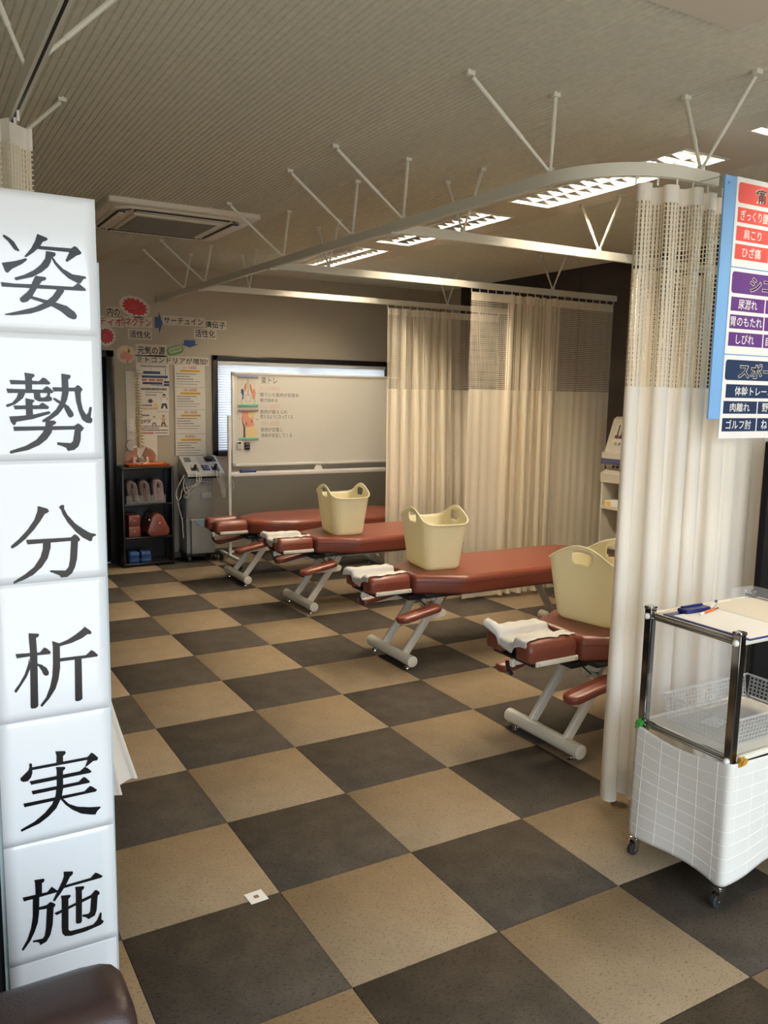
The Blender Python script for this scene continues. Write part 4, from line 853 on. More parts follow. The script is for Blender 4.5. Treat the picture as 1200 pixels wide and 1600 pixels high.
for x in (1.128, 2.977):
    MB().bbox(x-.014, x+.014, yw+.000, yw+.030, .085, 1.378, r=.004).build('stand_post', WHITEMETAL, t)
    m = MB(); m.bbox(x-.016, x+.016, yw-.27, yw+.27, .062, .092, r=.005); ft = m.build('stand_foot', WHITEMETAL, t)
    for y in (yw-.25, yw+.25):
        m = MB(); m.bbox(x-.016, x+.016, y-.016, y+.016, .045, .064, r=.003); m.tube([(x-.014, y, .026), (x-.011, y, .026), (x+.011, y, .026), (x+.014, y, .026)], [.021, .026, .026, .021], 18); m.build('caster', RUBBER, ft)
MB().bbox(1.14, 2.965, yw+.004, yw+.026, .105, .128, r=.004).build('cross_bar', WHITEMETAL, t)
m = MB(); m.bbox(1.142, 2.965, yw-.062, yw+.0, .826, .832, r=.002); m.bbox(1.142, 2.965, yw-.066, yw-.060, .826, .858, r=.002); m.bbox(1.142, 2.965, yw-.004, yw+.004, .826, .862, r=.002); m.build('pen_tray', WHITEMETAL, t)
m = MB(); m.prism([(1.98, .862), (2.07, .862), (2.05, .905), (2.00, .905)], 'y', yw-.004, yw+.012); m.build('tray_bracket', WHITEP, t)
wr_ = MB()
yt = yw-.0002
for s_, a, b, c, d in (('楽トレ', 1.435, 1.595, 1.672, 1.739), ('寝ていた筋肉が目覚め', 1.422, 1.813, 1.554, 1.591), ('動き始める', 1.426, 1.596, 1.505, 1.539), ('筋肉が鍛えられ', 1.425, 1.699, 1.396, 1.434), ('使えるようになってくる', 1.425, 1.752, 1.351, 1.390), ('筋肉が定着し', 1.430, 1.651, 1.230, 1.270), ('体幹が安定してくる', 1.433, 1.744, 1.176, 1.216)):
    text(MB(), s_, a, b, c, d, yt, 0, tilt=-.01).build('handwriting', MARKER, t, smooth=False)
wr_ = MB()
for s_, a, b, c, d in (('1~10回', 1.434, 1.616, 1.610, 1.648), ('10~20回', 1.434, 1.616, 1.446, 1.484), ('20~30回', 1.434, 1.616, 1.286, 1.326)): text(MB(), s_, a, b, c, d, yt, 0).build('red_handwriting', PALERED, t, smooth=False)
BONE = mat('print_bone', (.62, .56, .44), .6); MUS = mat('print_muscle', (.62, .22, .13), .6); BLUEP = mat('print_blue', (.04, .10, .26), .6); FAT = mat('print_tan', (.76, .60, .30), .6); PINK = mat('print_pink', (.72, .32, .22), .6); DKB = mat('print_dark', (.10, .07, .05), .6)
MINT = mat('mint_magnet', (.18, .48, .38), .5); LILAC = mat('lilac_magnet', (.32, .33, .46), .5); TAUPE = mat('taupe_magnet', (.34, .29, .25), .5)
def chart(name, label, x0, x1, z0, z1, shapes, topm, botm):
    t = thing(name, label, 'chart', ((x0+x1)/2, yw-.002, z0), 'anatomy charts on the whiteboard')
    MB().bbox(x0+.004, x1-.004, yw-.0022, yw-.0006, z0, z1, r=.0004, seg=1).build('sheet', BOARDW if False else PAPERC, t)
    W_, H_ = x1-x0, z1-z0
    for k, (nm, m_, polys) in enumerate(shapes):
        for p in polys: flat(MB(), [(x0+a*W_, z0+b*H_) for a, b in p], yw-.0024-.0002*k).build(nm, m_, t, smooth=False)
    MB().bbox(x0, x1, yw-.010, yw-.0022, z1-.022, z1+.002, r=.002).build('magnet_bar', topm, t)
    MB().bbox(x0, x1, yw-.010, yw-.0022, z0-.002, z0+.020, r=.002).build('magnet_bar', botm, t)
def band(pts, w):
    L_ = []; R_ = []
    for i, p in enumerate(pts):
        a = Vector(pts[max(0, i-1)]); b = Vector(pts[min(len(pts)-1, i+1)]); d = (b-a).normalized(); ww = w[i] if isinstance(w, (list, tuple)) else w
        L_.append((p[0]-d.y*ww, p[1]+d.x*ww)); R_.append((p[0]+d.y*ww, p[1]-d.x*ww))
    return L_+R_[::-1]
ribs = [band([(.50, .90-.07*k), (.50-s*.16, .90-.07*k+.015), (.50-s*.34, .84-.07*k), (.50-s*.30, .74-.06*k)], .012) for s in (-1, 1) for k in range(3)]
spine_ = [ell(.5, .86-.062*k, .055, .026, 8) for k in range(9)]
pel = [[(.5-s*.06, .36), (.5-s*.16, .40), (.5-s*.20, .30), (.5-s*.14, .14), (.5-s*.03, .11), (.5-s*.03, .16), (.5-s*.10, .20), (.5-s*.13, .30)] for s in (-1, 1)]
fem = [[(.5-s*.36, .22), (.5-s*.28, .20), (.5-s*.27, .06), (.5-s*.34, .06), (.5-s*.36, .16), (.5-s*.40, .18)] for s in (-1, 1)]
chart('anatomy_chart', 'anatomy chart of ribs, spine and hip muscles, upper one on the whiteboard', 1.207, 1.404, 1.464, 1.745,
      [('rib_print', BONE, ribs+pel+fem), ('spine_print', mat('print_spine', (.50, .42, .30), .6), spine_+[[(.46, .42), (.54, .42), (.50, .28)]]),
       ('muscle_print', MUS, [band([(.40, .74), (.36, .60), (.34, .48)], [.03, .06, .02]), band([(.60, .72), (.64, .58), (.72, .40)], [.03, .05, .03])]),
       ('blue_print', BLUEP, [[(.16, .54), (.26, .57), (.30, .46), (.27, .24), (.20, .20), (.22, .36), (.15, .44)]]),
       ('pink_print', PINK, [[(.74, .54), (.82, .58), (.88, .46), (.84, .24), (.76, .20), (.70, .34), (.72, .46)]])], LILAC, MINT)
chart('anatomy_chart', 'anatomy chart of a muscled torso seen from the side, lower one on the whiteboard', 1.210, 1.404, 1.158, 1.438,
      [('back_print', DKB, [band([(.20, .90), (.20, .62), (.30, .40), (.30, .06)], [.01, .02, .05, .06]), band([(.05, .70), (.12, .70)], .01), band([(.90, .66), (.97, .66)], .01)]),
       ('torso_print', PINK, [[(.15, .94), (.85, .94), (.78, .74), (.72, .66), (.80, .48), (.62, .40), (.36, .40), (.30, .55), (.22, .68)]]),
       ('rib_print', FAT, [[(.48, .90), (.84, .94), (.80, .76), (.62, .68), (.50, .74)], ell(.66, .24, .32, .20, 18)]),
       ('spot_print', DKB, [ell(.40, .52, .05, .06, 10), ell(.68, .60, .035, .045, 10)]), ('spot_centre', MUS, [ell(.40, .52, .03, .04, 10), ell(.68, .60, .018, .026, 10)])], TAUPE, MINT)
t = thing('timer', 'white kitchen timer magnet low on the whiteboard', 'timer', (1.217, yw-.008, 1.074))
MB().bbox(1.194, 1.240, yw-.014, yw-.0005, 1.074, 1.142, r=.003).build('case', WHITEP, t); MB().bbox(1.205, 1.232, yw-.0155, yw-.0135, 1.120, 1.138, r=.001, seg=1).build('display', BLACK, t)
MB().bbox(1.201, 1.234, yw-.0155, yw-.0135, 1.100, 1.106, r=.001, seg=1).build('button', GREYL, t)
t = thing('timer', 'black kitchen timer magnet low on the whiteboard beside the white one', 'timer', (1.293, yw-.008, 1.065))
MB().bbox(1.267, 1.320, yw-.014, yw-.0005, 1.066, 1.135, r=.003).build('case', BLACK, t); MB().bbox(1.275, 1.312, yw-.0155, yw-.0135, 1.108, 1.128, r=.001, seg=1).build('display', mat('display_grey', (.09, .09, .085), .3), t)
for k in range(3): MB().bbox(1.275+.013*k, 1.285+.013*k, yw-.0155, yw-.0135, 1.084, 1.092, r=.001, seg=1).build('button', GREYP, t)
BLUEC = mat('blue_plastic', (.03, .055, .20), .6)
t = thing('board_eraser', 'dark blue eraser lying in the whiteboard tray', 'eraser', (1.29, yw-.03, .832))
MB().bbox(1.216, 1.366, yw-.056, yw-.008, .846, .884, r=.006).build('handle', BLUEC, t); MB().bbox(1.218, 1.364, yw-.055, yw-.009, .832, .846, r=.002).build('felt', GREYL, t)
t = thing('marker_pen', 'red and white marker pen lying in the whiteboard tray', 'pen', (1.49, yw-.03, .832))
MB().cyl((1.429, yw-.03, .842), (1.497, yw-.03, .842), .009, 10).build('cap', mat('marker_red', (.20, .03, .03), .5), t); MB().cyl((1.497, yw-.03, .842), (1.561, yw-.03, .842), .0085, 10).build('barrel', WHITEP, t)
m = MB(); m.tube([(2.772, yw-.03, .859), (2.776, yw-.03, .859), (2.90, yw-.03, .859)], [.020, .026, .026], 14); single(m, 'foam_roll', mat('blue_foam', (.05, .10, .28), .8), 'short blue foam roll on the tray at the right end of the whiteboard', 'foam roll', (2.83, yw-.03, .833))
t = thing('ear_tag_card', 'teal patterned card hanging at the right edge of the whiteboard', 'card', (2.83, yw-.006, 1.54))
MB().bbox(2.793, 2.862, yw-.0085, yw-.0065, 1.546, 1.748, r=.001, seg=1).build('card', mat('teal_card', (.10, .19, .22), .6), t)
for k in range(7): MB().bbox(2.834, 2.848, yw-.0095, yw-.0085, 1.56+.026*k, 1.572+.026*k, r=.001, seg=1).build('dot', mat('teal_dark', (.02, .05, .06), .6), t)
t = thing('hanging_charm', 'orange beaded strap hanging beside the teal card on the whiteboard', 'strap', (2.88, yw-.006, 1.46))
MB().bbox(2.864, 2.900, yw-.010, yw-.0065, 1.62, 1.755, r=.002).build('strap', mat('ochre', (.42, .22, .03), .6), t)
for k in range(5): MB().sphere((2.872+.004*(k % 2), yw-.012, 1.60-.032*k), .013, 10, 7).build('bead', (MATS['ochre'], GREYL)[k % 2], t)
# ------------------------------------------------------------------ black bookcase and what stands in it
t = thing('bookcase', 'low black three-tier bookcase against the back wall', 'bookcase', (.44, .85, 0))
xa, xb, ya, yc, hz = .208, .668, .715, .985, .892
MB().bbox(xa, xa+.018, ya, yc, 0, hz, r=.002).build('side_panel', BLACKW, t); MB().bbox(xb-.018, xb, ya, yc, 0, hz, r=.002).build('side_panel', BLACKW, t)
MB().bbox(xa-.002, xb+.002, ya-.004, yc, hz, hz+.018, r=.002).build('top_panel', BLACKW, t)
for z in (.018, .258, .560): MB().bbox(xa+.018, xb-.018, ya+.004, yc-.006, z, z+.018, r=.002).build('shelf', BLACKW, t)
MB().bbox(xa+.018, xb-.018, yc-.006, yc, .0, hz, r=.001, seg=1).build('back_panel', BLACKW, t)
# clear tub with rolled towels
t = thing('towel_tub', 'clear shallow tub holding rolled towels in the black bookcase', 'tub', (.43, .82, .579))
for a in ((.245, .600, .735, .738, .579, .652), (.245, .600, .945, .948, .579, .652), (.245, .248, .735, .948, .579, .652), (.597, .600, .735, .948, .579, .652)): MB().bbox(*a, r=.001, seg=1).build('tub_wall', TUBP, t)
MB().bbox(.245, .600, .735, .948, .5785, .5815, r=.001, seg=1).build('tub_floor', TUBP, t)
def towel(x, m_, label, tilt, w=.052, h=.20):
    t = thing('rolled_towel', label, 'towel', (x, .84, .583), 'rolled towels in the clear tub')
    # a folded towel bent over into an upright U
    pts = []; n = 22
    for k in range(n+1):
        f = k/n
        if f < .4: pts.append((-w*.5, h*.78*f/.4))
        elif f > .6: pts.append((w*.5, h*.78*(1-(f-.6)/.4)))
        else: a = PI*(f-.4)/.2; pts.append((-w*.5*math.cos(a), h*.78+w*.62*math.sin(a)))
    mb = MB(); R = []
    for i, (px, pz) in enumerate(pts):
        a = Vector(pts[max(0, i-1)]); b = Vector(pts[min(n, i+1)]); d = (b-a).normalized(); q = .024
        px += tilt*pz
        R.append([Vector((px-d.y*q, -.095, pz+d.x*q)), Vector((px-d.y*q*.9, -.105, pz+d.x*q*.5)), Vector((px+d.y*q*.9, -.105, pz-d.x*q*.5)), Vector((px+d.y*q, -.095, pz-d.x*q)), Vector((px+d.y*q, .09, pz-d.x*q)), Vector((px-d.y*q, .09, pz+d.x*q))])
    mb.rings(R, True, True); o = mb.build('towel_fold', m_, t, world=False, ang=70)
    s = o.modifiers.new('soft', 'SUBSURF'); s.levels = 1; s.render_levels = 1
    mb = MB(); pts2 = [(-w*.12+tilt*.02, .02), (-w*.10+tilt*h*.7, h*.66), (w*.10+tilt*h*.7, h*.66), (w*.12+tilt*.02, .02)]
    mb.tube([(a, -.098, b) for a, b in pts2], .010, 8); mb.build('inner_fold', m_, t, world=False)
TW = mat('towel_brown', (.13, .095, .085), .95, bump=.6, bscale=300); TW2 = mat('towel_mauve', (.25, .185, .18), .95, bump=.6, bscale=300)
towel(.318, TW, 'dark brown rolled towel leaning at the left of the clear tub', -.14); towel(.424, TW, 'dark brown rolled towel leaning in the middle of the clear tub', -.12); towel(.540, TW2, 'mauve rolled towel at the right of the clear tub', -.06, .056, .205)
def cubepad(z, label):
    t = thing('block_cushion', label, 'cushion', (.31, .81, z), 'brown block cushions')
    MB().bbox(-.052, .052, -.085, .10, 0, .099, r=.008, seg=3).build('block', VINYL, t, world=False)
    MB().sphere((0, -.086, .050), .006, 10, 6, (1, .5, 1)).build('button', WHITEP, t, world=False)
cubepad(.277, 'lower brown block cushion on the middle bookcase shelf'); cubepad(.377, 'upper brown block cushion stacked on the other in the bookcase')
t = thing('wedge_cushion', 'brown rounded triangular cushion on the middle bookcase shelf', 'cushion', (.545, .78, .277))
tri = rpoly([(.400, .278), (.648, .278), (.50, .585)], [.045, .045, .060], 6)
m = MB(); m.rings([[(x, y, z) for x, z in inset(tri, d)] for d, y in ((.014, .690), (.004, .694), (0, .704), (0, .93), (.012, .94))], True, True); m.build('wedge', VINYL, t, ang=40)
MB().sphere((.528, .690, .40), .006, 10, 6, (1, .5, 1)).build('button', WHITEP, t); MB().sphere((.436, .697, .432), .009, 10, 6, (1, .6, 1)).build('tab', WHITEP, t)
BW = mat('blue_foam_weight', (.025, .075, .22), .8, bump=.4, bscale=120)
def weight(x, label):
    t = thing('foam_weight', label, 'roll', (x, .79, .036), 'blue foam rolls')
    for dz, r_ in ((0, .048), (.052, .046)):
        m = MB(); m.bbox(-r_, r_, -.06, .06, dz, dz+.05, r=.018, seg=3); m.build('fold', BW, t, world=False)
    m = MB(); m.tube([(-.040, -.061, .05), (0, -.066, .052), (.040, -.061, .05)], .006, 8); m.build('band', BW, t, world=False)
weight(.305, 'blue folded foam roll on the bottom bookcase shelf, left one'); weight(.410, 'blue folded foam roll on the bottom bookcase shelf, right one')
# orange tray and spine model
t = thing('tray', 'flat orange plastic tray on top of the black bookcase', 'tray', (.45, .84, .910))
m = MB(); tp = rpoly([(.27, .745), (.655, .745), (.655, .955), (.27, .955)], .02, 4)
m.rings([[(x, y, .9105) for x, y in inset(tp, .012)], [(x, y, .930) for x, y in tp], [(x, y, .931) for x, y in inset(tp, .006)], [(x, y, .917) for x, y in inset(tp, .018)]], True, True); m.build('tray_body', ORANGE, t, ang=40)
BONEM = mat('model_bone', (.52, .40, .21), .5, var=.12, vscale=60); PELV = mat('model_pelvis_glow', (.66, .42, .30), .5); PELW = mat('model_cartilage', (.70, .64, .54), .5); PELG = mat('model_hip_shade', (.30, .28, .25), .5)  # pelvis colour takes in the salmon glow of the orange tray
sx_c, sy_c = .395, .845
t = thing('spine_model', 'life-size spine and pelvis model standing on the orange tray', 'anatomical model', (sx_c, sy_c, .918))
m = MB(); m.tube([(sx_c+.02, sy_c+.03, .918), (sx_c+.02, sy_c+.03, .93), (sx_c+.02, sy_c+.03, 1.0)], [.05, .05, .008], 16); m.tube([(sx_c+.02, sy_c+.03, 1.0), (sx_c-.01, sy_c+.04, 1.3), (sx_c+.012, sy_c+.03, 1.74)], .005, 8); m.build('stand_rod', ALU, t)
for k in range(24):
    f = k/23; z = 1.095+.625*f**.94; s = 1.15-.55*f
    x = sx_c+.006+.016*math.cos(f*5.2)*1-.012; x = sx_c-.018+.020*math.cos(2.6*f-.4)+.012*f
    y = sy_c+.014*math.sin(f*6.0)
    m = MB(); m.tube([(x, y, z-.010*s), (x, y, z-.004), (x, y, z+.004), (x, y, z+.010*s)], [.021*s, .018*s, .018*s, .021*s], 10)
    for sd in (-1, 1): m.tube([(x+sd*.012*s, y-.012, z), (x+sd*.036*s, y-.026, z-.006)], [.008*s, .004*s], 6)
    m.tube([(x, y-.016*s, z), (x-.004, y-.048*s, z-.016*s)], [.008*s, .0045*s], 6)
    m.build('vertebra', BONEM, t)
m = MB(); m.sphere((sx_c+.012, sy_c-.005, 1.752), .040, 14, 8, (1, .9, .55)); m.build('skull_base', PELW, t)
m = MB(); m.prism([(sx_c-.035, 1.085), (sx_c+.045, 1.085), (sx_c+.028, 1.03), (sx_c+.008, .985), (sx_c-.010, .985), (sx_c-.026, 1.03)], 'y', sy_c-.015, sy_c+.02); m.build('sacrum', PELW, t)
for sd, mm in ((-1, PELV), (1, PELV)):
    def ili(u, v, sd=sd):
        a = -.35+1.75*u; r_ = .028+.105*v
        return Vector((sx_c+.005+sd*(.018+r_*math.cos(a)*.92), sy_c+.01-.045*v*math.sin(2*u)-.04*v*u, .985+r_*math.sin(a)*.80))
    m = MB(); m.grid(ili, 12, 6); o = m.build('hip_bone', mm, t, ang=180); md = o.modifiers.new('thick', 'SOLIDIFY'); md.thickness = .009
    m = MB(); m.tube([ili(k/12, 1) for k in range(13)], .0075, 8); m.build('hip_crest', PELW, t)
    m = MB(); m.tube([(sx_c+sd*.055, sy_c-.03, .992), (sx_c+sd*.06, sy_c-.04, .945), (sx_c+sd*.02, sy_c-.055, .930), (sx_c+sd*.002, sy_c-.055, .955)], [.020, .015, .012, .014], 10); m.build('pubic_bone', PELV, t)
m = MB(); m.tube([(sx_c-.085, sy_c-.045, 1.095), (sx_c-.083, sy_c-.052, 1.097), (sx_c-.080, sy_c-.062, 1.099)], [.050, .055, .048], 20); m.build('shaded_hip_wing', PELG, t)  # grey disc stands for the left hip wing, shade put into its colour
# wall cover plate and switch behind the model
t = thing('cover_plate', 'tall cream metal cover plate on the back wall behind the spine model', 'plate', (.44, .996, 1.1))
MB().bbox(.324, .60, .992, 1.0, .94, 1.762, r=.003).build('plate', PAPERC, t)
MB().cyl((.335, .990, 1.70), (.335, .992, 1.70), .004, 8).build('screw', ALU, t)
t = thing('wall_switch', 'small square switch box on the cover plate beside the spine model', 'switch', (.35, .985, 1.21))
MB().bbox(.321, .382, .976, .992, 1.213, 1.332, r=.004).build('box', CREAMMETAL, t); MB().bbox(.342, .362, .972, .976, 1.262, 1.280, r=.002).build('toggle', WHITEP, t)
# ------------------------------------------------------------------ electrotherapy unit on its cabinet
t = thing('therapy_unit', 'grey wheeled therapy unit with slanted control desk and white leads', 'machine', (.92, .80, 0))
SIDE = mat('unit_side', (.33, .33, .33), .5)
MB().bbox(.785, 1.040, .722, .945, .085, .815, r=.004).build('cabinet', SIDE, t)
MB().bbox(.792, 1.042, .712, .722, .42, .800, r=.003).build('upper_panel', GREYP, t)
m = MB().bbox(.822, 1.044, .685, .722, .086, .402, r=.005).build('drawer', GREYP, t)
MB().bbox(.815, 1.048, .679, .722, .400, .414, r=.003).build('drawer_lid', GREYL, m)
k = MB(); k.prism([(.858, .400), (1.012, .400), (.985, .345), (.905, .345)], 'y', .678, .686); k.build('blue_pocket', mat('pale_blue', (.20, .36, .46), .5), m)
MB().bbox(.925, 1.020, .704, .712, .602, .657, r=.002).build('name_plate', SIDE, t)
k = MB(); k.tube([(.868, .716, .775), (.868, .690, .772), (1.022, .690, .752), (1.022, .716, .755)], .006, 8); k.build('front_handle', GREYL, t)
for x in (.81, 1.06):
    for y in (.735, .92):
        k = MB(); k.bbox(x-.02, x+.02, y-.02, y+.02, .052, .086, r=.004); k.tube([(x-.016, y, .03), (x-.012, y, .03), (x+.012, y, .03), (x+.016, y, .03)], [.024, .030, .030, .024], 16); k.build('caster', BLACK, t)
k = MB(); k.bbox(.775, 1.10, .71, .95, .070, .088, r=.004); k.build('base_plate', BLACK, t)
DESK = mat('desk_silver', (.50, .50, .49), .35, metal=.3)
k = MB(); k.prism([(.640, .815), (.640, .842), (.905, .985), (.935, .985), (.935, .815)], 'x', .778, 1.128); k.build('control_desk', DESK, t, ang=20)
k = MB(); k.prism([(.700, .792), (.690, .815), (.93, .815), (.93, .792)], 'x', .80, 1.10); k.build('desk_underside', BLACK, t, ang=20)
sl = (.985-.842)/(.905-.640); ang_ = math.atan(sl); MS = Matrix.Translation((.953, .640, .842)) @ Matrix.Rotation(ang_, 4, 'X')
def desk(x0, x1, y0, y1, h, name, m_, r=.003): return MB().bbox(x0, x1, y0, y1, .0004, h, r=r, seg=2, M=MS).build(name, m_, t)
KB = mat('key_navy', (.016, .022, .07), .35); WB = mat('key_white', (.72, .72, .70), .5)
desk(-.145, -.085, .200, .275, .003, 'screen', mat('screen_grey', (.16, .17, .18), .2), .001); desk(-.02, .045, .205, .28, .003, 'screen', mat('screen_pale', (.45, .48, .50), .2), .001)
desk(.050, .155, .195, .285, .003, 'dial_plate', BLACK, .001); desk(-.01, .055, .05, .135, .004, 'key_panel', KB, .001); desk(-.125, -.05, .05, .100, .004, 'key_panel', KB, .001); desk(.075, .15, .05, .105, .004, 'key_panel', KB, .001)
MB().tube([MS @ Vector((.098, .24, .001)), MS @ Vector((.098, .24, .022)), MS @ Vector((.098, .24, .024))], [.036, .034, .024], 20).build('round_dial', BLACK, t)
for i in range(5):
    for j in range(2): desk(-.145+.022*i, -.130+.022*i, .135+.026*j, .152+.026*j, .006, 'key', WB, .002)
for i in range(4):
    for j in range(2): desk(.07+.022*i, .085+.022*i, .125+.026*j, .142+.026*j, .006, 'key', WB, .002)
for i in range(2):
    for j in range(2): desk(.003+.026*i, .018+.026*i, .065+.03*j, .085+.03*j, .006, 'key', mat('key_sky', (.25, .33, .48), .4), .002)
YPL = mat('plug_yellow', (.72, .58, .06), .5)
for x in (-.09, .105):
    MB().cyl(MS @ Vector((x, .075, .003)), MS @ Vector((x, .065, .05)), .014, 12).build('plug_body', BLACK, t)
    MB().cyl(MS @ Vector((x+.022, .03, .0)), MS @ Vector((x+.02, .02, .035)), .008, 10).build('plug_body', YPL, t)
LEAD = mat('lead_white', (.74, .71, .62), .5)
def lead(pts):
    c = []; P = [Vector(p) for p in pts]; P = [P[0]]+P+[P[-1]]
    for i in range(1, len(P)-2):
        for k in range(8):
            u = k/8; a, b, cc, d = P[i-1], P[i], P[i+1], P[i+2]
            c.append(.5*((2*b)+(-a+cc)*u+(2*a-5*b+4*cc-d)*u*u+(-a+3*b-3*cc+d)*u**3))
    c.append(P[-1]); MB().tube(c, .0036, 6).build('lead', LEAD, t)
lead([(.853, .625, .86), (.85, .60, .80), (.84, .61, .75), (.79, .64, .72), (.74, .68, .70), (.725, .69, .63), (.70, .69, .60), (.685, .70, .66), (.72, .70, .75), (.765, .70, .83)])
lead([(.870, .625, .86), (.872, .60, .80), (.855, .61, .75), (.80, .64, .70), (.755, .68, .64), (.77, .68, .62), (.80, .67, .66), (.775, .69, .74), (.76, .70, .82)])
lead([(.885, .625, .86), (.89, .60, .81), (.875, .60, .76), (.82, .64, .68), (.775, .68, .66), (.75, .68, .72), (.762, .70, .80)])
lead([(1.045, .625, .86), (1.04, .59, .81), (1.07, .60, .74), (1.095, .62, .64), (1.105, .62, .62), (1.10, .63, .70), (1.07, .62, .79)])
lead([(1.06, .625, .86), (1.06, .59, .80), (1.085, .60, .72), (1.10, .61, .63), (1.115, .61, .63), (1.11, .62, .72), (1.08, .62, .80)])
lead([(1.075, .625, .86), (1.075, .59, .79), (1.10, .60, .70), (1.115, .61, .62), (1.125, .62, .66), (1.115, .62, .75), (1.09, .63, .82)])
lead([(1.128, .66, .83), (1.16, .64, .81), (1.20, .62, .76), (1.20, .60, .71), (1.17, .60, .70), (1.13, .61, .74)])
lead([(.70, .72, .62), (.72, .72, .50), (.745, .72, .40), (.75, .72, .30), (.755, .72, .24)])
# ------------------------------------------------------------------ treatment console by the right wall
t = thing('treatment_console', 'tall cream console with sliders and blue band against the right wall', 'machine', (3.55, -2.10, 0))
CON = mat('console_cream', (.62, .58, .48), .45); xf_, xk = 3.40, 3.70; y0, y1 = -2.36, -1.895
for y in (y0, y1-.018): MB().bbox(xf_+.01, xk, y, y+.018, .06, .93, r=.003).build('rack_side', CON, t)
for z in (.06, .40, .715): MB().bbox(xf_, xk, y0+.018, y1-.018, z, z+.022, r=.003).build('rack_shelf', CON, t)
MB().bbox(xk-.012, xk, y0+.018, y1-.018, .08, .93, r=.001, seg=1).build('rack_back', mat('console_shade', (.40, .37, .30), .6), t)
k = MB(); k.prism([(xf_, .93), (xf_-.006, 1.0), (xf_+.06, 1.035), (xf_+.04, 1.078), (xk, 1.078), (xk, .93)], 'y', y0, y1); k.build('jack_housing', CON, t, ang=20)
MB().bbox(xf_-.006, xk, y0-.003, y1+.003, 1.078, 1.122, r=.003).build('blue_band', mat('console_blue', (.075, .085, .19), .45), t)
k = MB(); k.prism([(xf_, 1.122), (xf_-.004, 1.165), (xf_+.03, 1.178), (xf_+.11, 1.43), (xf_+.14, 1.452), (xk, 1.452), (xk, 1.122)], 'y', y0, y1); k.build('console_head', CON, t, ang=20)
MF = Matrix.Translation((xf_+.03, 0, 1.178)) @ Matrix.Rotation(math.atan2(.08, .252), 4, 'Y')
def face(ya, yb_, za, zb_, h, nm, m_, r=.002): return MB().bbox(-h, .002, ya, yb_, za, zb_, r=min(r, h*.45), seg=1, M=MF).build(nm, m_, t)
face(y0+.03, y1-.05, .075, .235, .003, 'slider_panel', mat('console_pale', (.70, .67, .58), .4), .001)
for i in range(8):
    y = -1.985-.042*i
    face(y-.006, y+.006, .125, .222, .005, 'slider_slot', BLACK, .001); face(y-.014, y+.014, .108, .132, .014, 'slider_knob', mat('knob_maroon', (.14, .025, .03), .4))
    MB().cyl(MF @ Vector((-.001, y, .068)), MF @ Vector((-.016, y, .068)), .012, 12).build('knob', CON, t)
    MB().cyl((xf_+.036, y, 1.052), (xf_+.05, y, 1.06), .010, 10).build('jack', BLACK, t)
t = thing('tissue_box', 'small white and yellow box on the console shelf', 'box', (3.50, -2.05, .7375))
MB().bbox(3.41, 3.52, -2.16, -1.945, .738, .785, r=.002).build('carton', PAPER, t); MB().bbox(3.4088, 3.4105, -2.01, -1.95, .745, .778, r=.0005, seg=1).build('yellow_print', YELLOW, t)
k = MB(); k.tube([(3.47, -2.03, .4225), (3.47, -2.03, .47), (3.47, -2.03, .50)], [.022, .022, .010], 14); single(k, 'small_bottle', CLEARP, 'small clear bottle on the lower console shelf', 'bottle', (3.47, -2.03, .4225))
# ------------------------------------------------------------------ signs taped to the back wall
yk = YB-.0015
def sign(body, x0, x1, z0, z1, m_, label, name='paper_lettering', padx=.012, bold=.018, card=True, group=None, y=None, rot=0):
    y = yk if y is None else y
    t = thing(name, label, 'sign', ((x0+x1)/2, y, z0), group)
    if card:
        n = 9; r = random.Random(len(body)*7+int(x0*100)); px = padx
        topp = [(x0-px+(x1-x0+2*px)*k/n, z1+px*(.7+.5*r.random())) for k in range(n+1)]; bot = [(x0-px+(x1-x0+2*px)*k/n, z0-px*(.7+.5*r.random())) for k in range(n+1)]
        m = MB(); m.prism(bot+topp[::-1], 'y', y-.0006, y+.0006); m.build('cut_card', mat('cut_card', (.62, .56, .45), .45), t, smooth=False)
    m = MB(); text(m, body, x0, x1, z0, z1, y-.0009, bold); m.build('lettering', m_, t, smooth=False)
    return t
G_ = 'cut-out lettering signs on the back wall'
sign('内の', .180, .290, 2.243, 2.318, INKM, 'black lettering sign at the upper left, beside the large red starburst', group=G_, padx=.006)
sign('ディポ', .10, .318, 2.158, 2.232, REDINK, 'red lettering sign emerging from behind the banner edge', group=G_)
sign('ネクチン', .336, .566, 2.166, 2.240, REDINK, 'red lettering sign left of the blue right-pointing arrow', group=G_)
sign('活性化', .368, .560, 2.062, 2.128, INKM, 'black lettering sign under the red lettering, left one', group=G_)
sign('サーチュイン', .684, 1.058, 2.206, 2.266, INKM, 'black lettering sign just right of the blue right-pointing arrow', group=G_, bold=.012)
sign('遺伝子', 1.076, 1.274, 2.185, 2.250, mat('green_black', (.020, .035, .022), .6), 'dark green-black lettering sign at the right end of the row', group=G_)
sign('活性化', .978, 1.172, 2.096, 2.168, INKM, 'black lettering sign above the blue down-pointing arrow', group=G_)
sign('元気の源', .440, .690, 1.918, 1.992, INKM, 'black lettering sign below the left part, next to the green capsule', group=G_, padx=.018)
sign('ミトコンドリアが増加!', .432, 1.094, 1.842, 1.900, INKM, 'long black lettering sign directly above the two poster columns', group=G_, bold=.012)
